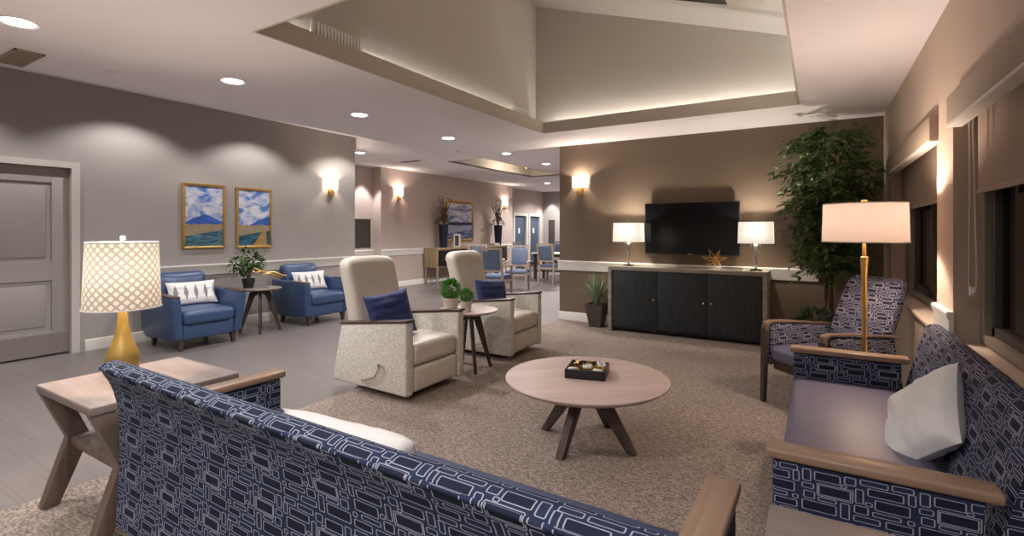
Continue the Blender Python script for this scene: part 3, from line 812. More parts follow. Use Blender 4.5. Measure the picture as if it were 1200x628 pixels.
pillow('throw_pillow', 'white cushion on the near patterned sofa, its top showing over the back', M['whitepillow'], (-1.31, 1.215, .47), PI + R(3), R(22), .58, .335, .13, 3)
pillow('throw_pillow', 'plain white cushion leaning on the back of the window sofa', M['whitepillow'], (.285, 2.86, .46), R(-76), R(27), .40, .40, .15, 5, R(42), wrinkle=.007)

# ------------------------------------------------------------------ patterned armchair
def armchair(loc, rz):
    t = thing('armchair', 'navy patterned high back armchair with wooden arms in the corner', 'armchair', loc, rz)
    def lean(p):
        k = max(0, p.z - .42); q = p.copy(); q.y += k * .36 + k * k * .10
        q.x *= 1 - .10 * max(0, (p.z - .80)) / .25
        return q
    MB().cushion(-.245, .20, .40, .245, .32, 1.02, .05, front=.03, n=16, fn=lean).build('backrest', M['fabricS'], t)
    MB().cushion(-.25, -.31, .34, .25, .27, .465, .045, top=.02).build('seat_cushion', M['vinyl'], t)
    MB().box(-.25, -.27, .27, .25, .27, .345, .01).build('seat_rail', M['darkleg'], t)
    for s in (-1, 1):
        x0_, x1_ = sorted((s * .26, s * .305))
        MB().prism([(-.29, .30), (-.28, .615), (-.22, .635), (.30, .60), (.34, .30)], x0_, x1_, 'x', .012).build('side_panel', M['fabricS'], t)
        pts = [(-.335, .58), (-.325, .645), (-.27, .662), (-.1, .655), (.33, .615), (.33, .600), (-.1, .638), (-.26, .645), (-.30, .628), (-.305, .58)]
        MB().prism(pts, x0_ - .004, x1_ + .004, 'x', .004).build('arm_cap', M['capmid'], t)
        MB().bar((s * .283, -.318, .60), (s * .285, -.335, 0), .048, .042, .034, .032).build('leg', M['darkleg'], t)
        MB().bar((s * .270, .31, .45), (s * .265, .43, 0), .048, .045, .034, .034).build('leg', M['darkleg'], t)
    return t
armchair((.055, 4.60, .003), R(-45))

# ------------------------------------------------------------------ recliners
def recliner(loc, rz, label):
    t = thing('recliner', label, 'armchair', loc, rz, 'cream recliners')
    for s in (-1, 1):
        x0_, x1_ = sorted((s * .385, s * .295))
        MB().prism([(-.43, .055), (-.43, .655), (.34, .575), (.455, .075)], x0_, x1_, 'x', .018, 3).build('side_panel', M['boucle'], t)
        a0, b0 = Vector((0, -.437, .660)), Vector((0, .335, .580))
        MB().prism([(-.437, .652), (-.437, .672), (.345, .591), (.345, .571)], x0_ - .004, x1_ + .004, 'x', .004).build('arm_cap', M['capdark'], t)
    MB().cushion(-.29, -.425, .275, .29, .20, .455, .05, top=.022, n=14).build('seat_cushion', M['cream'], t)
    MB().cushion(-.29, -.42, .065, .29, -.30, .268, .025, front=.008, n=8).build('footrest', M['cream'], t)
    def back(p):
        q = p.copy(); k = max(0, p.z - .36)
        q.y += k * .24
        q.y += .04 * max(0, min(1, (.26 - p.y) / .10)) * (1 - (p.x / .31) ** 2) * min(1, k * 2.)
        q.x *= 1 + .03 * k
        q.z -= .03 * (p.x / .31) ** 4 * (1 if p.z > .9 else 0)
        return q
    MB().cushion(-.295, .145, .36, .295, .335, 1.15, .075, n=18, fn=back).build('backrest', M['cream'], t)
    MB().box(-.25, -.33, .012, .25, .32, .075, .01).build('base', M['rubber'], t)
    MB().lathe([(.26, 0), (.26, .014), (.2, .02)], 28).build('swivel_plate', M['rubber'], t)
    lv = MB().tube([(-.388, -.17, .275), (-.415, -.168, .272), (-.424, -.150, .235), (-.424, -.115, .185), (-.42, .0, .145), (-.41, .05, .13), (-.388, .05, .13)], .010, 10).build('lever', M['chrome'], t)
    MB().lathe([(0, -.02), (.014, -.015), (.018, 0), (.014, .015), (0, .02)], 14, Matrix.Translation((-.424, -.168, .285))).build('knob', M['chrome'], lv)
    return t
RC = recliner((-3.235, 3.36, .003), R(90), 'cream recliner nearer the patterned sofas, speckled side panel facing the near sofa')
dup(RC, (-3.215, 4.87, .003), R(93), 'cream recliner nearer the dining area, beside the little round table')
pillow('throw_pillow', 'navy cushion on the recliner nearer the patterned sofas', M['navypillow'], (-3.14, 3.21, .47), R(72), R(17), .43, .40, .14, 1, R(-7), 'navy cushions on recliners', ribs=.0045)
pillow('throw_pillow', 'navy cushion on the recliner nearer the dining area', M['navypillow'], (-3.13, 4.73, .47), R(72), R(17), .43, .38, .14, 8, R(5), 'navy cushions on recliners', ribs=.0045)

# ------------------------------------------------------------------ blue leather armchairs
def club_chair(loc, rz, label):
    t = thing('club_chair', label, 'armchair', loc, rz, 'blue leather club chairs')
    for s in (-1, 1):
        def flare(p, s=s):
            q = p.copy(); q.x += s * .05 * (p.z - .12) / .5; return q
        x0_, x1_ = sorted((s * .39, s * .285))
        a_ = MB().prism([(-.39, .13), (-.43, .625), (.36, .66), (.40, .20), (.30, .11)], x0_, x1_, 'x', .022, 3)
        a_.v = [tuple(flare(Vector(p))) for p in a_.v]
        a_.build('arm', M['leather'], t)
        c_ = MB().prism([(-.434, .622), (-.434, .640), (-.06, .655), (-.06, .636)], x0_ + .008, x1_ - .008, 'x', .005)
        c_.v = [tuple(flare(Vector(p))) for p in c_.v]
        c_.build('arm_cap', M['capdark'], t)
    MB().cushion(-.30, -.42, .285, .30, .24, .455, .06, top=.025).build('seat_cushion', M['leather'], t)
    MB().box(-.295, -.385, .125, .295, .28, .30, .02, 3).build('front_rail', M['leather'], t)
    def lean(p):
        q = p.copy(); q.y += max(0, p.z - .4) * .20; return q
    MB().cushion(-.30, .16, .38, .30, .34, .87, .07, front=.03, fn=lean).build('backrest', M['leather'], t)
    for x in (-.30, .30):
        for y in (-.34, .28): MB().bar((x, y, .13), (x * 1.02, y * 1.02, 0), .058, .058, .036, .036).build('leg', M['darkleg'], t)
    return t
CC = club_chair((-6.62, 3.25, 0), R(90), 'blue leather club chair nearer the grey door, partly behind the table lamp')
dup(CC, (-6.70, 5.02, 0), R(90), 'blue leather club chair farther from the grey door, below the wall sconce')
pillow('lumbar_pillow', 'feather print lumbar cushion on the club chair nearer the door', M['feather'], (-6.63, 3.27, .475), R(86), R(20), .56, .30, .11, 2, 0, 'feather print cushions')
pillow('lumbar_pillow', 'feather print lumbar cushion on the club chair below the sconce', M['feather'], (-6.70, 5.02, .475), R(86), R(20), .56, .30, .11, 4, 0, 'feather print cushions')

# ------------------------------------------------------------------ tables
def end_table(loc, label, tw=.66):
    t = thing('end_table', label, 'table', loc, 0, 'square wooden end tables')
    h = .62; a_ = tw / 2
    MB().box(-a_, -a_, h - .040, a_, a_, h, .008, 3).build('tabletop', M['endwood'], t)
    for sx in (-1, 1):
        for sy in (-1, 1):
            x = sx * (a_ - .035)
            P = [(sy * (a_ - .005), h - .040), (sy * (a_ - .10), h - .040), (sy * (a_ - .205), .315), (sy * (a_ - .075), 0), (sy * (a_ - .005), 0), (sy * (a_ - .110), .325)]
            MB().prism(P, x - .030, x + .030, 'x', .004).build('leg', M['endleg'], t)
    MB().box(-a_ + .064, -a_ + .12, .285, a_ - .064, a_ - .12, .335, .005).build('shelf', M['endleg'], t)
    return t
ET = end_table((-3.03, 1.235, .003), 'square wooden end table with the gold lamp, left of the near sofa')
dup(ET, (.212, 1.275, .003), 0, 'square wooden end table in the corner between the two patterned sofas')

def round_table(name, loc, rz, label, r, h, nleg, reach, hub, top='tabletop', legm='walnut', thick=.034, lw=1.):
    t = thing(name, label, 'table', loc, rz)
    MB().lathe([(0, h - thick), (r - .03, h - thick), (r - .004, h - .014), (r, h - .008), (r - .002, h - .002), (r - .012, h), (0, h)], 72).build('tabletop', M[top], t)
    MB().lathe([(hub, h - thick - .045), (hub + .02, h - thick - .03), (hub + .035, h - thick)], 24).build('hub', M[legm], t)
    for k in range(nleg):
        a_ = 2 * PI * k / nleg + PI / nleg
        T = Matrix.Rotation(a_, 4, 'Z')
        zt = h - thick
        P = [(.015, zt - .03), (.03, zt - .002), (hub + .04, zt - .002), (hub + .085, zt - .045), (reach + .026 * lw, 0), (reach - .026 * lw, 0), (hub + .005 + .03 * (1 - lw), zt - .085), (hub * .5, zt - .06)]
        MB().prism(P, -.026 * lw, .026 * lw, 'y', .005, T=T).build('leg', M[legm], t)
    return t
round_table('coffee_table', (-1.31, 3.09, .003), R(39), 'large round wooden coffee table on splayed dark legs', .535, .43, 4, .325, .05)
round_table('side_table', (-3.01, 4.09, .003), R(8), 'small round table between the two cream recliners', .30, .60, 4, .235, .04, legm='darkleg', thick=.028, lw=.55)
round_table('side_table', (-6.62, 4.13, 0), R(12), 'small round table between the two blue club chairs', .275, .60, 4, .25, .05, top='endwood', legm='darkleg', thick=.028, lw=.65)

# ------------------------------------------------------------------ noughts and crosses game on the coffee table
gz = .433
g = thing('game_tray', 'black divided wooden game tray on the round coffee table', 'board game', (-1.32, 3.135, gz), R(14))
gw, gd, gh = .26, .26, .058
MB().box(-gw / 2, -gd / 2, 0, gw / 2, gd / 2, .010).box(-gw / 2, -gd / 2, 0, gw / 2, -gd / 2 + .012, gh, .002).box(-gw / 2, gd / 2 - .012, 0, gw / 2, gd / 2, gh, .002).box(-gw / 2, -gd / 2, 0, -gw / 2 + .012, gd / 2, gh, .002).box(gw / 2 - .012, -gd / 2, 0, gw / 2, gd / 2, gh, .002).build('tray', M['black'], g)
for s in (-1, 1):
    MB().box(s * .043 - .002, -gd / 2 + .012, .010, s * .043 + .002, gd / 2 - .012, gh - .006).build('divider', M['gold'], g)
    MB().box(-gw / 2 + .012, s * .043 - .002, .010, gw / 2 - .012, s * .043 + .002, gh - .010).build('divider', M['gold'], g)
G = Matrix.Translation((-1.32, 3.135, gz)) @ Matrix.Rotation(R(14), 4, 'Z')
ring = MB().tube([(.025 * math.cos(2 * PI * k / 20), .025 * math.sin(2 * PI * k / 20), .0) for k in range(20)], .010, 10, closed=True)
cross = MB().bar((-.022, -.022, 0), (.022, .022, 0), .012, .012, side=(0, 0, 1)).bar((-.022, .022, 0), (.022, -.022, 0), .012, .012, side=(0, 0, 1))
first = {}
cells = [('o', -1, -1, 'front left cell'), ('x', -1, 1, 'back left cell'), ('o', 0, 0, 'centre cell'), ('x', 0, 1, 'back middle cell'), ('o', 1, 1, 'back right cell'), ('o', 1, -1, 'front right cell'), ('x', 1, 0, 'right middle cell')]
for kind, cx, cy, where in cells:
    p = G @ Vector((cx * .083, cy * .083, .052))
    lab = ('ivory ring piece' if kind == 'o' else 'gold cross piece') + ' in the ' + where + ' of the game tray'
    if kind not in first:
        o = (ring if kind == 'o' else cross).build('ring_piece' if kind == 'o' else 'cross_piece', M['ovory'] if kind == 'o' else M['gold']); first[kind] = o
    else:
        o = first[kind].copy(); C.objects.link(o)
    tag(o, lab, 'game piece', 'pieces in the game tray'); o.location = p; o.rotation_euler = (R(18 * cy), R(14 * cx), R(14 + 25 * cx))

# ------------------------------------------------------------------ plants
def leaf_cloud(pts, L, W, seed=1, droop=.3, fold=.25, bend=.15):
    """many small folded leaves; pts are (position, outward direction)"""
    rnd = random.Random(seed); m = MB()
    for p, d in pts:
        p = Vector(p); d = Vector(d).normalized() + Vector((rnd.uniform(-.5, .5), rnd.uniform(-.5, .5), rnd.uniform(-.5, .4) - droop)); d.normalize()
        a_ = d.cross(Vector((0, 0, 1)))
        if a_.length < .1: a_ = Vector((1, 0, 0))
        a_.normalize(); a_ = (a_ + Vector((0, 0, rnd.uniform(-.6, .6)))).normalized(); nrm = a_.cross(d).normalized()
        l = L * rnd.uniform(.7, 1.25); w = W * rnd.uniform(.8, 1.2) / 2
        tip = p + d * l - nrm * bend * l * .6
        q1, q2 = p + d * l * .35, p + d * l * .72 - nrm * bend * l * .25
        up = nrm * w * fold
        vs = [p, q1 - a_ * w + up, q1, q1 + a_ * w + up, q2 - a_ * w * .7 + up, q2, q2 + a_ * w * .7 + up, tip]
        m.add(vs, [(0, 2, 1), (0, 3, 2), (1, 2, 5, 4), (2, 3, 6, 5), (4, 5, 7), (5, 6, 7)])
    return m
def rnd_dir(r):
    z = r.uniform(-1, 1); a_ = r.uniform(0, 2 * PI); s = math.sqrt(1 - z * z)
    return Vector((s * math.cos(a_), s * math.sin(a_), z))
# ficus tree
fx, fyy = .10, 6.42
tr = thing('ficus_tree', 'tall leafy ficus tree in the corner behind the armchair', 'plant', (fx, fyy, .003))
MB().lathe([(.14, 0), (.17, .02), (.20, .30), (.205, .33), (.185, .33), (.18, .29), (0, .29)], 28).build('pot', M['darkpot'], tr)
MB().lathe([(0, .295), (.16, .293), (.182, .285)], 24).build('soil', M['soil'], tr)
rr = random.Random(3)
tk = MB(); blobs = []
for k in range(3):
    a_ = 2 * PI * k / 3
    path = [(.03 * math.cos(a_ + z * 3), .03 * math.sin(a_ + z * 3), .28 + z * 1.4) for z in [j / 8 for j in range(9)]]
    tk.tube(path, [.022 - .010 * j / 8 for j in range(9)], 8)
for k in range(26):
    z0_ = rr.uniform(.85, 1.65); a_ = rr.uniform(0, 2 * PI); l = rr.uniform(.2, .42)
    e = Vector((l * math.cos(a_) * 1.0, l * math.sin(a_) * .8, z0_ + rr.uniform(.1, .55)))
    tk.tube([(0, 0, z0_), (e.x * .5, e.y * .5, z0_ + (e.z - z0_) * .7), tuple(e)], [.009, .006, .003], 6); blobs.append(e)
tk.build('trunk', M['bark'], tr)
pts = []
for k in range(250):
    # drooping sprays from the inner crown outwards
    z = rr.uniform(.95, 2.48); f = (z - .72) / 1.78
    rad = (.36 + .20 * f) * (1 if f < .85 else math.sqrt(max(.15, 1 - ((f - .85) / .15) ** 2)))
    if rr.random() < .25 and f < .6: rad *= .7
    a_ = rr.uniform(0, 2 * PI); ca, sa = math.cos(a_), math.sin(a_)
    r1 = rad * rr.uniform(.55, 1.12); drop = rr.uniform(.08, .26)
    for j in range(17):
        g_ = .25 + .75 * j / 16
        p = Vector((r1 * g_ * ca + rr.uniform(-.035, .035), r1 * g_ * sa + rr.uniform(-.035, .035), z + .10 * g_ - drop * g_ ** 3 + rr.uniform(-.03, .03)))
        p.x = min(p.x, .42); p.y = min(p.y, .58)
        sd_ = 1 if j % 2 else -1
        pts.append((p, Vector((ca - sd_ * sa * .9, sa + sd_ * ca * .9, -.1))))
fo = leaf_cloud(pts, .082, .040, 5, .30).build('foliage', M['ficusleaf'], tr, flat=True)
# plant beside the armchair
pl = thing('potted_plant', 'low leafy plant between the armchair and the television cabinet', 'plant', (-.02, 5.82, .003))
MB().lathe([(.10, 0), (.12, .01), (.15, .33), (.14, .34), (.13, .31), (0, .31)], 24).build('pot', M['darkpot'], pl)
pts = []
for k in range(190):
    d = rnd_dir(rr); d.z = abs(d.z); pts.append((Vector((d.x * .16, d.y * .16, .36 + d.z * .22)), d))
leaf_cloud(pts, .085, .05, 9, .1).build('foliage', M['plainleaf'], pl, flat=True)
# topiaries
def topiary(loc, r, pr, ph, label):
    t = thing('topiary', label, 'plant', loc, 0, 'clipped topiary balls on the round table')
    MB().lathe([(pr * .78, 0), (pr * .82, .004), (pr, ph - .02), (pr * 1.04, ph - .018), (pr * 1.04, ph), (pr * .92, ph), (pr * .9, ph - .02), (0, ph - .02)], 28).build('pot', M['pot'], t)
    q = random.Random(int(r * 1e4)); pts = []
    cz = ph + r * .78
    for k in range(1700):
        d = rnd_dir(q); 
        p = Vector((0, 0, cz)) + d * r * q.uniform(.55, .95)
        if p.z > ph - .01: pts.append((p, d))
    leaf_cloud(pts, r * .19, r * .13, 4, -.15, .3).build('foliage', M['boxleaf'], t, flat=True)
    MB().tube([(0, 0, ph - .03), (0, 0, cz)], .008, 8).build('stem', M['bark'], t)
topiary((-3.125, 3.95, .603), .107, .080, .125, 'larger clipped topiary ball in a pale pot on the little round table')
topiary((-2.93, 3.94, .603), .070, .058, .105, 'smaller clipped topiary ball in a pale pot, nearer the coffee table')
# bonsai-like plant on the club chair table
bp = thing('potted_plant', 'small leafy plant in a black pot on the table between the club chairs', 'plant', (-6.72, 4.02, .60))
MB().lathe([(.055, 0), (.06, .004), (.085, .12), (.085, .13), (.074, .13), (.07, .11), (0, .11)], 24).build('pot', M['blackpot'], bp)
MB().tube([(0, 0, .10), (.01, .0, .2), (-.02, .01, .3), (.0, 0, .40)], [.02, .017, .013, .008], 8).tube([(0, 0, .2), (.07, .05, .28), (.11, .06, .33)], .008, 6).tube([(0, 0, .22), (-.05, -.08, .3), (-.06, -.13, .34)], .008, 6).build('stem', M['bark'], bp)
pts = []
for c_, r_ in (((0, 0, .43), .13), ((.09, .05, .33), .09), ((-.05, -.12, .33), .11), ((.02, .12, .36), .10), ((-.02, -.02, .28), .10)):
    for k in range(62):
        d = rnd_dir(rr); pts.append((Vector(c_) + d * r_ * rr.uniform(.4, 1), d))
leaf_cloud(pts, .075, .036, 12, .15).build('foliage', M['greenleaf'], bp, flat=True)
# spiky plant by the cabinet
sn = thing('potted_plant', 'spiky pale green plant in a dark tapered square pot beside the television cabinet', 'plant', (-2.745, 6.86, .003))
bm_ = MB()
for a0, a1, z0_, z1_ in ((.085, .135, 0, .33),):
    vs = [(x * a0, y * a0, z0_) for x, y in ((-1, -1), (1, -1), (1, 1), (-1, 1))] + [(x * a1, y * a1, z1_) for x, y in ((-1, -1), (1, -1), (1, 1), (-1, 1))]
    vs += [(x * (a1 - .014), y * (a1 - .014), z1_) for x, y in ((-1, -1), (1, -1), (1, 1), (-1, 1))] + [(x * (a1 - .02), y * (a1 - .02), z1_ - .04) for x, y in ((-1, -1), (1, -1), (1, 1), (-1, 1))]
    fs = [(3, 2, 1, 0)]
    for o in (0, 4, 8):
        for k in range(4): fs.append((o + k, o + (k + 1) % 4, o + 4 + (k + 1) % 4, o + 4 + k))
    fs.append((12, 13, 14, 15)); bm_.add(vs, fs)
bm_.build('pot', M['darkpot'], sn, ang=20)
MB().box(-.11, -.11, .285, .11, .11, .296).build('soil', M['soil'], sn)
bl = MB()
for k in range(30):
    a_ = 2.4 * k; sp_ = .07 + .24 * (k / 30); h = .50 - .18 * (k / 30) + rr.uniform(-.04, .04)
    dx, dy = math.cos(a_), math.sin(a_); px, py = -dy, dx; vs = []; fs = []
    for j in range(7):
        f = j / 6; w = .024 * (1 - f ** 2.2) + .0012
        o = sp_ * f ** 1.5; z = .29 + h * f * (1 - .12 * f * k / 30); c_ = Vector((dx * (.02 + o), dy * (.02 + o) * .85, z))
        up = Vector((dx, dy, 0)) * w * .5
        vs += [c_ - Vector((px, py, 0)) * w - up * .6, c_, c_ + Vector((px, py, 0)) * w - up * .6]
        if j:
            b_ = j * 3; fs += [(b_ - 3, b_ - 2, b_ + 1, b_), (b_ - 2, b_ - 1, b_ + 2, b_ + 1)]
    bl.add(vs, fs)
bl.build('leaves', M['paleleaf'], sn)

# gold branch sculpture on the club chair table
sc_ = thing('branch_sculpture', 'gold branching sculpture on a slim stand between the club chairs', 'sculpture', (-6.50, 4.20, .60))
MB().box(-.06, -.04, 0, .06, .04, .018, .003).build('base', M['drift'], sc_)
MB().tube([(0, 0, .015), (0, 0, .15)], .006, 8).build('post', M['chrome'], sc_)
br_ = MB()
for path in ([(0, -.24, .29), (0, -.12, .235), (.01, .0, .19), (0, .12, .145), (0, .2, .13)], [(.0, -.06, .22), (.02, .05, .215), (.02, .15, .17), (.03, .23, .15)], [(0, -.12, .235), (-.02, -.2, .225), (-.02, -.25, .24)], [(0, .02, .185), (-.02, .08, .13), (-.02, .13, .10)], [(.01, -.02, .2), (.03, -.08, .2), (.05, -.14, .19)]):
    br_.tube(path, [.010, .011, .010, .008, .005][:len(path)] if len(path) > 3 else [.009, .007, .005], 8)
br_.build('branch', M['gold'], sc_)

# ------------------------------------------------------------------ lamps
def drum(rt, rb, h): return MB().lathe([(rb, 0), (rb - (rb - rt), h)], 64, cap=False)
TLX, TLY, TLZ = -3.225, 1.225, .623
tl = thing('table_lamp', 'gold teardrop table lamp with a patterned drum shade on the end table', 'lamp', (TLX, TLY, TLZ))
MB().lathe([(0, 0), (.052, 0), (.066, .010), (.077, .042), (.080, .070), (.073, .108), (.056, .155), (.040, .198), (.030, .245), (.023, .30), (.020, .37), (0, .37)], 40).build('lamp_base', M['goldglaze'], tl)
MB().tube([(0, 0, .365), (0, 0, .735)], .007, 8).build('stem', M['brass'], tl)
sh = MB().lathe([(.174, .355), (.160, .712)], 64, cap=False).build('lamp_shade', M['shadegeo'], tl)
def hoop(r, z, rr_=.004): return MB().tube([(r * math.cos(2 * PI * k / 48), r * math.sin(2 * PI * k / 48), z) for k in range(48)], rr_, 6, closed=True)
hoop(.174, .357).build('shade_trim', M['white'], sh); hoop(.160, .710).build('shade_trim', M['white'], sh)
MB().tube([(-.16, 0, .70), (.16, 0, .70)], .0025, 6).build('shade_carrier', M['brass'], tl)
MB().lathe([(0, .722), (.013, .724), (.013, .742), (.006, .747), (0, .747)], 12).build('finial', M['white'], tl)
MB().lathe([(0, .46), (.02, .47), (.03, .51), (.02, .55), (0, .56)], 12).build('bulb', M['bulb'], tl)
light('table_lamp_light', 'POINT', (TLX, TLY, TLZ + .575), 20, WARM, None, .04)

fl = thing('floor_lamp', 'brass floor lamp with a wide linen drum shade beside the window sofa', 'lamp', (.265, 4.13, .003))
MB().lathe([(0, 0), (.13, 0), (.13, .012), (.10, .022), (.02, .03), (.014, .05)], 36).build('lamp_base', M['brass'], fl)
MB().lathe([(.014, .04), (.013, .5), (.017, .62), (.014, .75), (.019, .92), (.016, 1.08), (.024, 1.20), (.024, 1.215), (.012, 1.22), (.010, 1.34)], 20).build('pole', M['gold'], fl)
sh = MB().lathe([(.245, 1.315), (.238, 1.575)], 64, cap=False).build('lamp_shade', M['shadelinen'], fl)
MB().tube([(.245 * math.cos(2 * PI * k / 56), .245 * math.sin(2 * PI * k / 56), 1.317) for k in range(56)], .004, 6, closed=True).tube([(.238 * math.cos(2 * PI * k / 56), .238 * math.sin(2 * PI * k / 56), 1.573) for k in range(56)], .004, 6, closed=True).build('shade_trim', M['cord'], sh)
MB().tube([(-.238, 0, 1.55), (.238, 0, 1.55)], .003, 6).tube([(0, 0, 1.33), (0, 0, 1.585)], .006, 8).build('shade_carrier', M['brass'], fl)
MB().lathe([(0, 1.58), (.018, 1.584), (.018, 1.60), (0, 1.606)], 14).build('finial', M['brass'], fl)
MB().lathe([(0, 1.36), (.02, 1.37), (.03, 1.41), (.02, 1.45), (0, 1.46)], 12).build('bulb', M['bulb'], fl)
light('floor_lamp_light', 'POINT', (.265, 4.13, 1.485), 24, WARM, None, .05)

CZ = .90
def buffet_lamp(x, y, label):
    t = thing('buffet_lamp', label, 'lamp', (x, y, CZ), 0, 'twin silver lamps on the television cabinet')
    MB().box(-.065, -.05, 0, .065, .05, .018, .004).build('lamp_base', M['black'], t)
    MB().prism([(-.014, .018), (.014, .018), (.024, .33), (-.024, .33)], -.014, .014, 'y', .003).build('column', M['chrome'], t)
    w, d, z0_, z1_ = .195, .11, .335, .60
    vs = []; 
    for z in (z0_, z1_): vs += [(-w, -d, z), (w, -d, z), (w, d, z), (-w, d, z)]
    vs = [(x_ * (1 if z < .4 else .96), y_ * (1 if z < .4 else .96), z) for x_, y_, z in vs]
    MB().add(vs, [(k, (k + 1) % 4, 4 + (k + 1) % 4, 4 + k) for k in range(4)]).build('lamp_shade', M['shadewhite'], t, flat=True)
    MB().tube([(0, 0, .33), (0, 0, .635)], .005, 8).box(-.006, -.006, .63, .006, .006, .655).build('finial', M['chrome'], t)
    for s in (-1, 1): MB().tube([(s * .05, -.02, .40), (s * .05, -.02, .315)], .0018, 6).lathe([(0, .295), (.007, .30), (.007, .315), (0, .32)], 8, Matrix.Translation((s * .05, -.02, 0))).build('pull_chain', M['chrome'], t)
    MB().lathe([(0, .40), (.02, .41), (.028, .45), (.02, .49), (0, .50)], 12).build('bulb', M['bulb'], t)
    light('buffet_lamp_light', 'POINT', (x, y, CZ + .50), 22, (1, .87, .72), None, .03)
buffet_lamp(-2.27, 6.86, 'silver lamp with a white rectangular shade, between the spiky plant and the television')
buffet_lamp(-.655, 6.84, 'silver lamp with a white rectangular shade, between the television and the ficus')

# ------------------------------------------------------------------ television cabinet
cx0, cx1, cy0, cy1 = -2.50, -.515, 6.66, 7.085
cb = thing('media_cabinet', 'long low cabinet with three black doors and a grey wood surround', 'cabinet', ((cx0 + cx1) / 2, (cy0 + cy1) / 2, .003))
hw, hd = (cx1 - cx0) / 2, (cy1 - cy0) / 2
MB().box(-hw, -hd, .845, hw, hd, CZ - .003, .004).build('top', M['drift'], cb)
for s in (-1, 1):
    a_, b_ = sorted((s * hw, s * (hw - .05))); MB().box(a_, -hd, 0, b_, hd, .845, .004).build('side_panel', M['drift'], cb)
MB().box(-hw + .05, -hd + .05, .03, hw - .05, hd - .01, .845).build('carcass', M['black'], cb)
dw = (2 * hw - .10) / 3
for k in range(3):
    x0_ = -hw + .05 + k * dw; x1_ = x0_ + dw
    d_ = MB().box(x0_ + .003, -hd + .012, .07, x1_ - .003, -hd + .05, .842, .002).build('door', M['blackdoor'], cb)
    kx = (x1_ - .045) if k < 2 else (x0_ + .045)
    MB().lathe([(.006, 0), (.006, .012), (.014, .016), (.014, .024), (0, .027)], 14, Matrix.Translation((kx, -hd + .012, .47)) @ Matrix.Rotation(R(90), 4, 'X')).build('knob', M['chrome'], d_)
# star and book on the cabinet
st_ = thing('star_sculpture', 'gold open wire star ornament in front of the television', 'ornament', (-1.13, 6.80, CZ))
for k, d in enumerate([Vector(q).normalized() for q in ((1, 0, .25), (-1, .1, .25), (.55, -.3, 1), (-.5, -.1, 1.05), (.1, -1, .3), (0, 1, .3), (.75, -.55, -.55), (-.75, -.5, -.55), (0, .75, -.6))]):
    c0 = Vector((0, 0, .115)); L_ = .155 if d.z > -.3 else .125
    a_ = d.cross(Vector((.3, .7, .6))).normalized(); b_ = d.cross(a_)
    sp_ = MB()
    for e in (a_, -a_, b_, -b_): sp_.tube([tuple(c0), tuple(c0 + d * L_ * .4 + e * .03), tuple(c0 + d * L_)], .0038, 6)
    sp_.build('spike', M['gold'], st_)
bo = thing('book', 'thin dark book lying beside the gold star on the cabinet', 'book', (-.92, 6.80, CZ), R(4))
MB().box(-.12, -.08, 0, .12, .08, .004).box(-.12, -.08, .026, .12, .08, .030).box(-.12, .074, 0, .12, .08, .03).build('cover', M['rubber'], bo)
MB().box(-.115, -.076, .004, .115, .074, .026).build('pages', M['paper'], bo)

# television
tv = thing('television', 'large black flat television on the brown wall above the cabinet', 'television', (-1.475, YT, 1.42))
MB().box(-.615, -.105, -.355, .615, -.065, .355, .008).build('housing', M['black'], tv)
MB().box(-.602, -.1065, -.338, .602, -.1045, .342).build('screen', M['screen'], tv)
MB().box(-.035, -.108, -.353, .035, -.104, -.343, .001).build('logo_badge', M['steel'], tv)  # silvery bar for the maker's logo, gives no light
MB().box(-.2, -.065, -.2, .2, -.0, .2, .004).build('wall_bracket', M['black'], tv)

# ------------------------------------------------------------------ window blinds
def blind(y0, y1, label, x=.70, drop=1.60, cordy=None):
    t = thing('roller_blind', label, 'blind', (x, (y0 + y1) / 2, 2.0), 0, 'brown roller blinds in the window recesses')
    h = (y1 - y0) / 2; c = 0
    MB().box(-.125, -h - .06, -.03, -.06, h - .0, .12, .006).build('valance', M['valance'], t)
    MB().box(-.126, -h - .06, -.045, -.06, h, -.028, .002).build('valance_trim', M['cord'], t)
    MB().box(-.001, -h + .01, drop - 2.0, .002, h - .02, .05).build('cloth', M['blind'], t)
    MB().box(-.008, -h + .01, drop - 2.01, .008, h - .02, drop - 1.985, .003).build('hem_bar', M['valance'], t)
    if cordy is not None:
        q = cordy - (y0 + y1) / 2; zb = 1.09 - 2.0
        ch_ = MB().tube([(-.055, q + .02, 0), (-.05, q + .03, -.3), (-.045, q + .07, zb + .10), (-.045, q + .075, zb + .03), (-.045, q + .05, zb - .005), (-.045, q + .02, zb - .01), (-.045, q - .05, zb + .0), (-.045, q - .075, zb + .03), (-.045, q - .08, zb + .10), (-.05, q - .065, -.4), (-.055, q - .05, 0)], .0045, 6).build('pull_cord', M['cord'], t)
        MB().box(-.056, q + .0, zb - .028, -.034, q + .024, zb + .016, .004).build('cord_tensioner', M['white'], ch_)
    return t
blind(4.12, 6.4, 'brown roller blind and valance on the window nearer the ficus', drop=1.60, x=.72)
blind(.5, 3.56, 'brown roller blind with a looped cord on the window behind the patterned sofa', drop=1.60, x=.72, cordy=3.42)

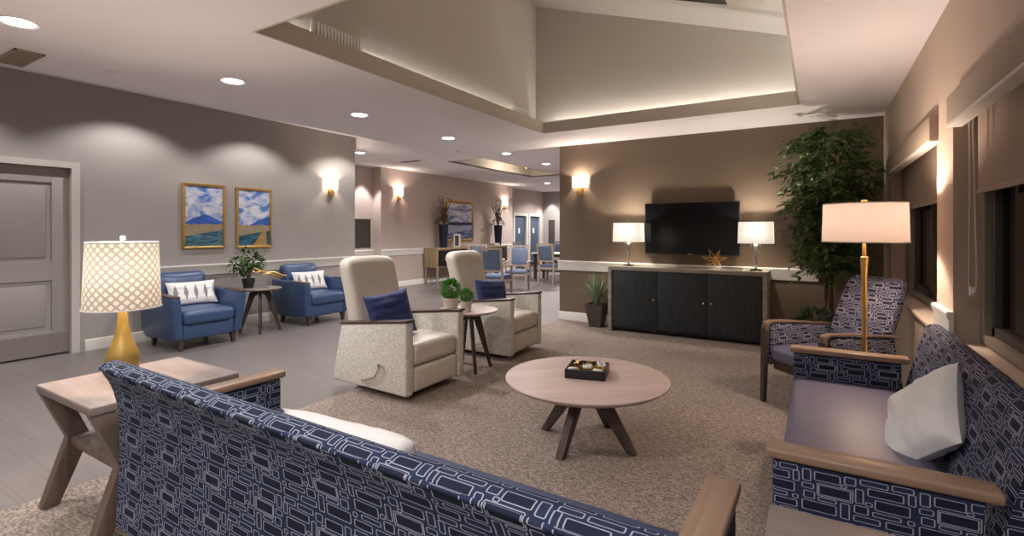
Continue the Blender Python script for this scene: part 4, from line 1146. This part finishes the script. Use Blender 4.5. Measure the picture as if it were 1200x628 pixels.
# ------------------------------------------------------------------ dining area
cn = thing('console_cabinet', 'pale wood console with dark doors under the lake painting', 'cabinet', (-8.60, 11.75, 0))
L2 = 1.72
MB().box(-.24, -L2, .88, .24, L2, .93, .004).build('top', M['consolewood'], cn)
MB().box(-.23, -L2 + .01, .42, .21, L2 - .01, .88, .004).build('case', M['consolewood'], cn)
for k in range(4):
    a_ = -L2 + .04 + k * (2 * L2 - .08) / 4
    MB().box(.21, a_ + .01, .45, .225, a_ + (2 * L2 - .08) / 4 - .01, .86, .003).build('door', M['black'], cn)
for x in (-.2, .18):
    for y in (-L2 + .05, L2 - .05): MB().bar((x, y, .43), (x, y, 0), .05, .05, .035, .035).build('leg', M['consolewood'], cn)
def floor_vase(y, label, seed):
    t = thing('branch_vase', label, 'vase', (-8.60, y, .93), 0, 'tall navy vases of dried branches')
    q = random.Random(seed)
    MB().lathe([(.09, 0), (.10, .01), (.135, .60), (.14, .62), (.125, .62), (.12, .56), (0, .55)], 24).build('vase', M['bluevase'], t)
    tw = MB(); pts = []
    for k in range(30):
        a_ = q.uniform(0, 2 * PI); s_ = q.uniform(.08, .34); h = q.uniform(.85, 1.42)
        e = Vector((s_ * math.cos(a_) * .5, s_ * math.sin(a_), h))
        tw.tube([(0, 0, .52), (e.x * .35, e.y * .35, .62 + (h - .62) * .5), tuple(e)], [.008, .006, .003], 5)
        for j in range(7):
            f = q.uniform(.35, 1); pts.append((Vector((e.x * f * f, e.y * f * f, .6 + (h - .6) * f)), rnd_dir(q)))
    tw.build('branches', M['twig'], t)
    leaf_cloud(pts, .07, .035, seed, 0).build('dry_leaves', M['twig'], t, flat=True)
    lp = []
    for k in range(110):
        d = rnd_dir(q); d.z = abs(d.z); lp.append((Vector((d.x * .15, d.y * .15, .62 + d.z * .2)), d))
    leaf_cloud(lp, .10, .035, seed + 1, .1).build('greenery', M['plainleaf'], t, flat=True)
floor_vase(10.55, 'tall navy vase of dried branches on the console, nearer the lounge', 21)
floor_vase(13.25, 'tall navy vase of dried branches on the console, nearer the blue doors', 33)
pf = thing('photo_frame', 'small standing photo frame beside the navy vase on the console', 'photo frame', (-8.47, 10.98, .93), R(90))
MB().box(-.15, -.01, 0, .15, .01, .36, .004).build('frame', M['paper'], pf)
MB().box(-.11, -.012, .04, .06, -.009, .32).build('print', M['grille'], pf)
ps = thing('napkin_stack', 'pale stack of folded napkins on the far end of the console', 'napkins', (-8.5, 12.9, .93))
for k in range(3): MB().box(-.1, -.14, k * .022, .1, .14, k * .022 + .02, .008).build('napkin', M['paper'], ps)

def dining_chair(loc, rz, label):
    t = thing('dining_chair', label, 'chair', loc, rz, 'blue upholstered dining chairs')
    MB().cushion(-.235, -.24, .40, .235, .20, .49, .035, top=.015, n=8).build('seat', M['chairblue'], t)
    MB().box(-.24, -.235, .35, .24, .21, .41, .006).build('seat_rail', M['dine'], t)
    def ln(p): 
        q = p.copy(); q.y += max(0, p.z - .45) * .2; return q
    MB().cushion(-.185, .18, .60, .185, .225, .98, .02, front=.015, n=8, fn=ln).build('backrest', M['chairblue'], t)
    fm = MB()
    for s in (-1, 1): fm.bar((s * .215, .20, .44), (s * .225, .32, 1.03), .045, .035)
    fm.bar((-.235, .315, 1.02), (.235, .315, 1.02), .045, .035, side=(0, 0, 1)).bar((-.21, .228, .575), (.21, .228, .575), .04, .03, side=(0, 0, 1))
    fm.build('back_frame', M['dine'], t)
    for s in (-1, 1):
        MB().bar((s * .225, -.22, .42), (s * .225, -.225, 0), .042, .042, .032, .032).build('leg', M['dine'], t)
        MB().bar((s * .215, .20, .45), (s * .215, .26, 0), .042, .042, .032, .032).build('leg', M['dine'], t)
        MB().bar((s * .25, .25, .68), (s * .255, -.20, .665), .045, .028).bar((s * .25, -.17, .66), (s * .235, -.19, .41), .035, .03).build('arm', M['dine'], t)
        MB().bar((s * .222, -.22, .2), (s * .215, .23, .2), .02, .02).build('stretcher', M['dine'], t)
    return t
D0 = dining_chair((-5.62, 8.62, 0), PI + R(8), 'blue dining chair seen from behind, directly past the farther recliner')
dup(D0, (-5.88, 9.88, 0), R(20), 'blue dining chair with arms turned towards the lounge, second past the recliner')
dup(D0, (-6.12, 12.0, 0), PI + R(-2), 'blue dining chair seen from behind beside the television wall corner')
dup(D0, (-6.85, 13.9, 0), R(5), 'blue dining chair on the far side of the second dining table')
dup(D0, (-7.35, 12.85, 0), R(95), 'blue dining chair turned sideways at the console end of the second dining table')
dup(D0, (-7.2, 10.2, 0), R(40), 'blue dining chair at the console side of the first dining table')
def dining_table(loc, label, w, d):
    t = thing('dining_table', label, 'table', loc, 0, 'pale topped dining tables')
    MB().box(-w / 2, -d / 2, .715, w / 2, d / 2, .75, .008).build('tabletop', M['palewhite'], t)
    MB().box(-w / 2 + .1, -d / 2 + .1, .64, w / 2 - .1, d / 2 - .1, .715).build('apron', M['darkleg'], t)
    for sx in (-1, 1):
        for sy in (-1, 1): MB().bar((sx * (w / 2 - .14), sy * (d / 2 - .14), .66), (sx * (w / 2 - .14), sy * (d / 2 - .14), 0), .07, .07, .06, .06).build('leg', M['darkleg'], t)
    MB().bar((-w / 2 + .14, 0, .22), (w / 2 - .14, 0, .22), .05, .06, side=(0, 0, 1)).bar((-w / 2 + .14, -d / 2 + .14, .22), (-w / 2 + .14, d / 2 - .14, .22), .05, .05, side=(0, 0, 1)).bar((w / 2 - .14, -d / 2 + .14, .22), (w / 2 - .14, d / 2 - .14, .22), .05, .05, side=(0, 0, 1)).build('stretcher', M['darkleg'], t)
    return t
DT = dining_table((-6.60, 9.22, 0), 'pale topped dining table nearer the lounge', 1.1, .8)
dup(DT, (-6.55, 12.95, 0), 0, 'pale topped dining table farther away, before the blue doors')

# ------------------------------------------------------------------ world, camera, view
w = bpy.data.worlds.new('night'); bpy.context.scene.world = w; w.use_nodes = True
w.node_tree.nodes['Background'].inputs[0].default_value = (.010, .010, .013, 1)
w.node_tree.nodes['Background'].inputs[1].default_value = 1
cam = bpy.data.cameras.new('camera'); co_ = bpy.data.objects.new('camera', cam); C.objects.link(co_)
co_.location = (0, 0, 1.4); co_.rotation_euler = (R(90), 0, R(31.4))
cam.sensor_width = 36; cam.lens = 588 / 1200 * 36; cam.shift_y = -44.5 / 1200; cam.clip_start = .05
S = bpy.context.scene; S.camera = co_
S.view_settings.view_transform = 'Standard'; S.view_settings.look = 'None'
S.view_settings.gamma = 1; S.view_settings.use_curve_mapping = False
S.view_settings.exposure = 1.08
S.cycles.use_denoising = True
S.cycles.max_bounces = 8; S.cycles.diffuse_bounces = 5; S.cycles.sample_clamp_indirect = 6
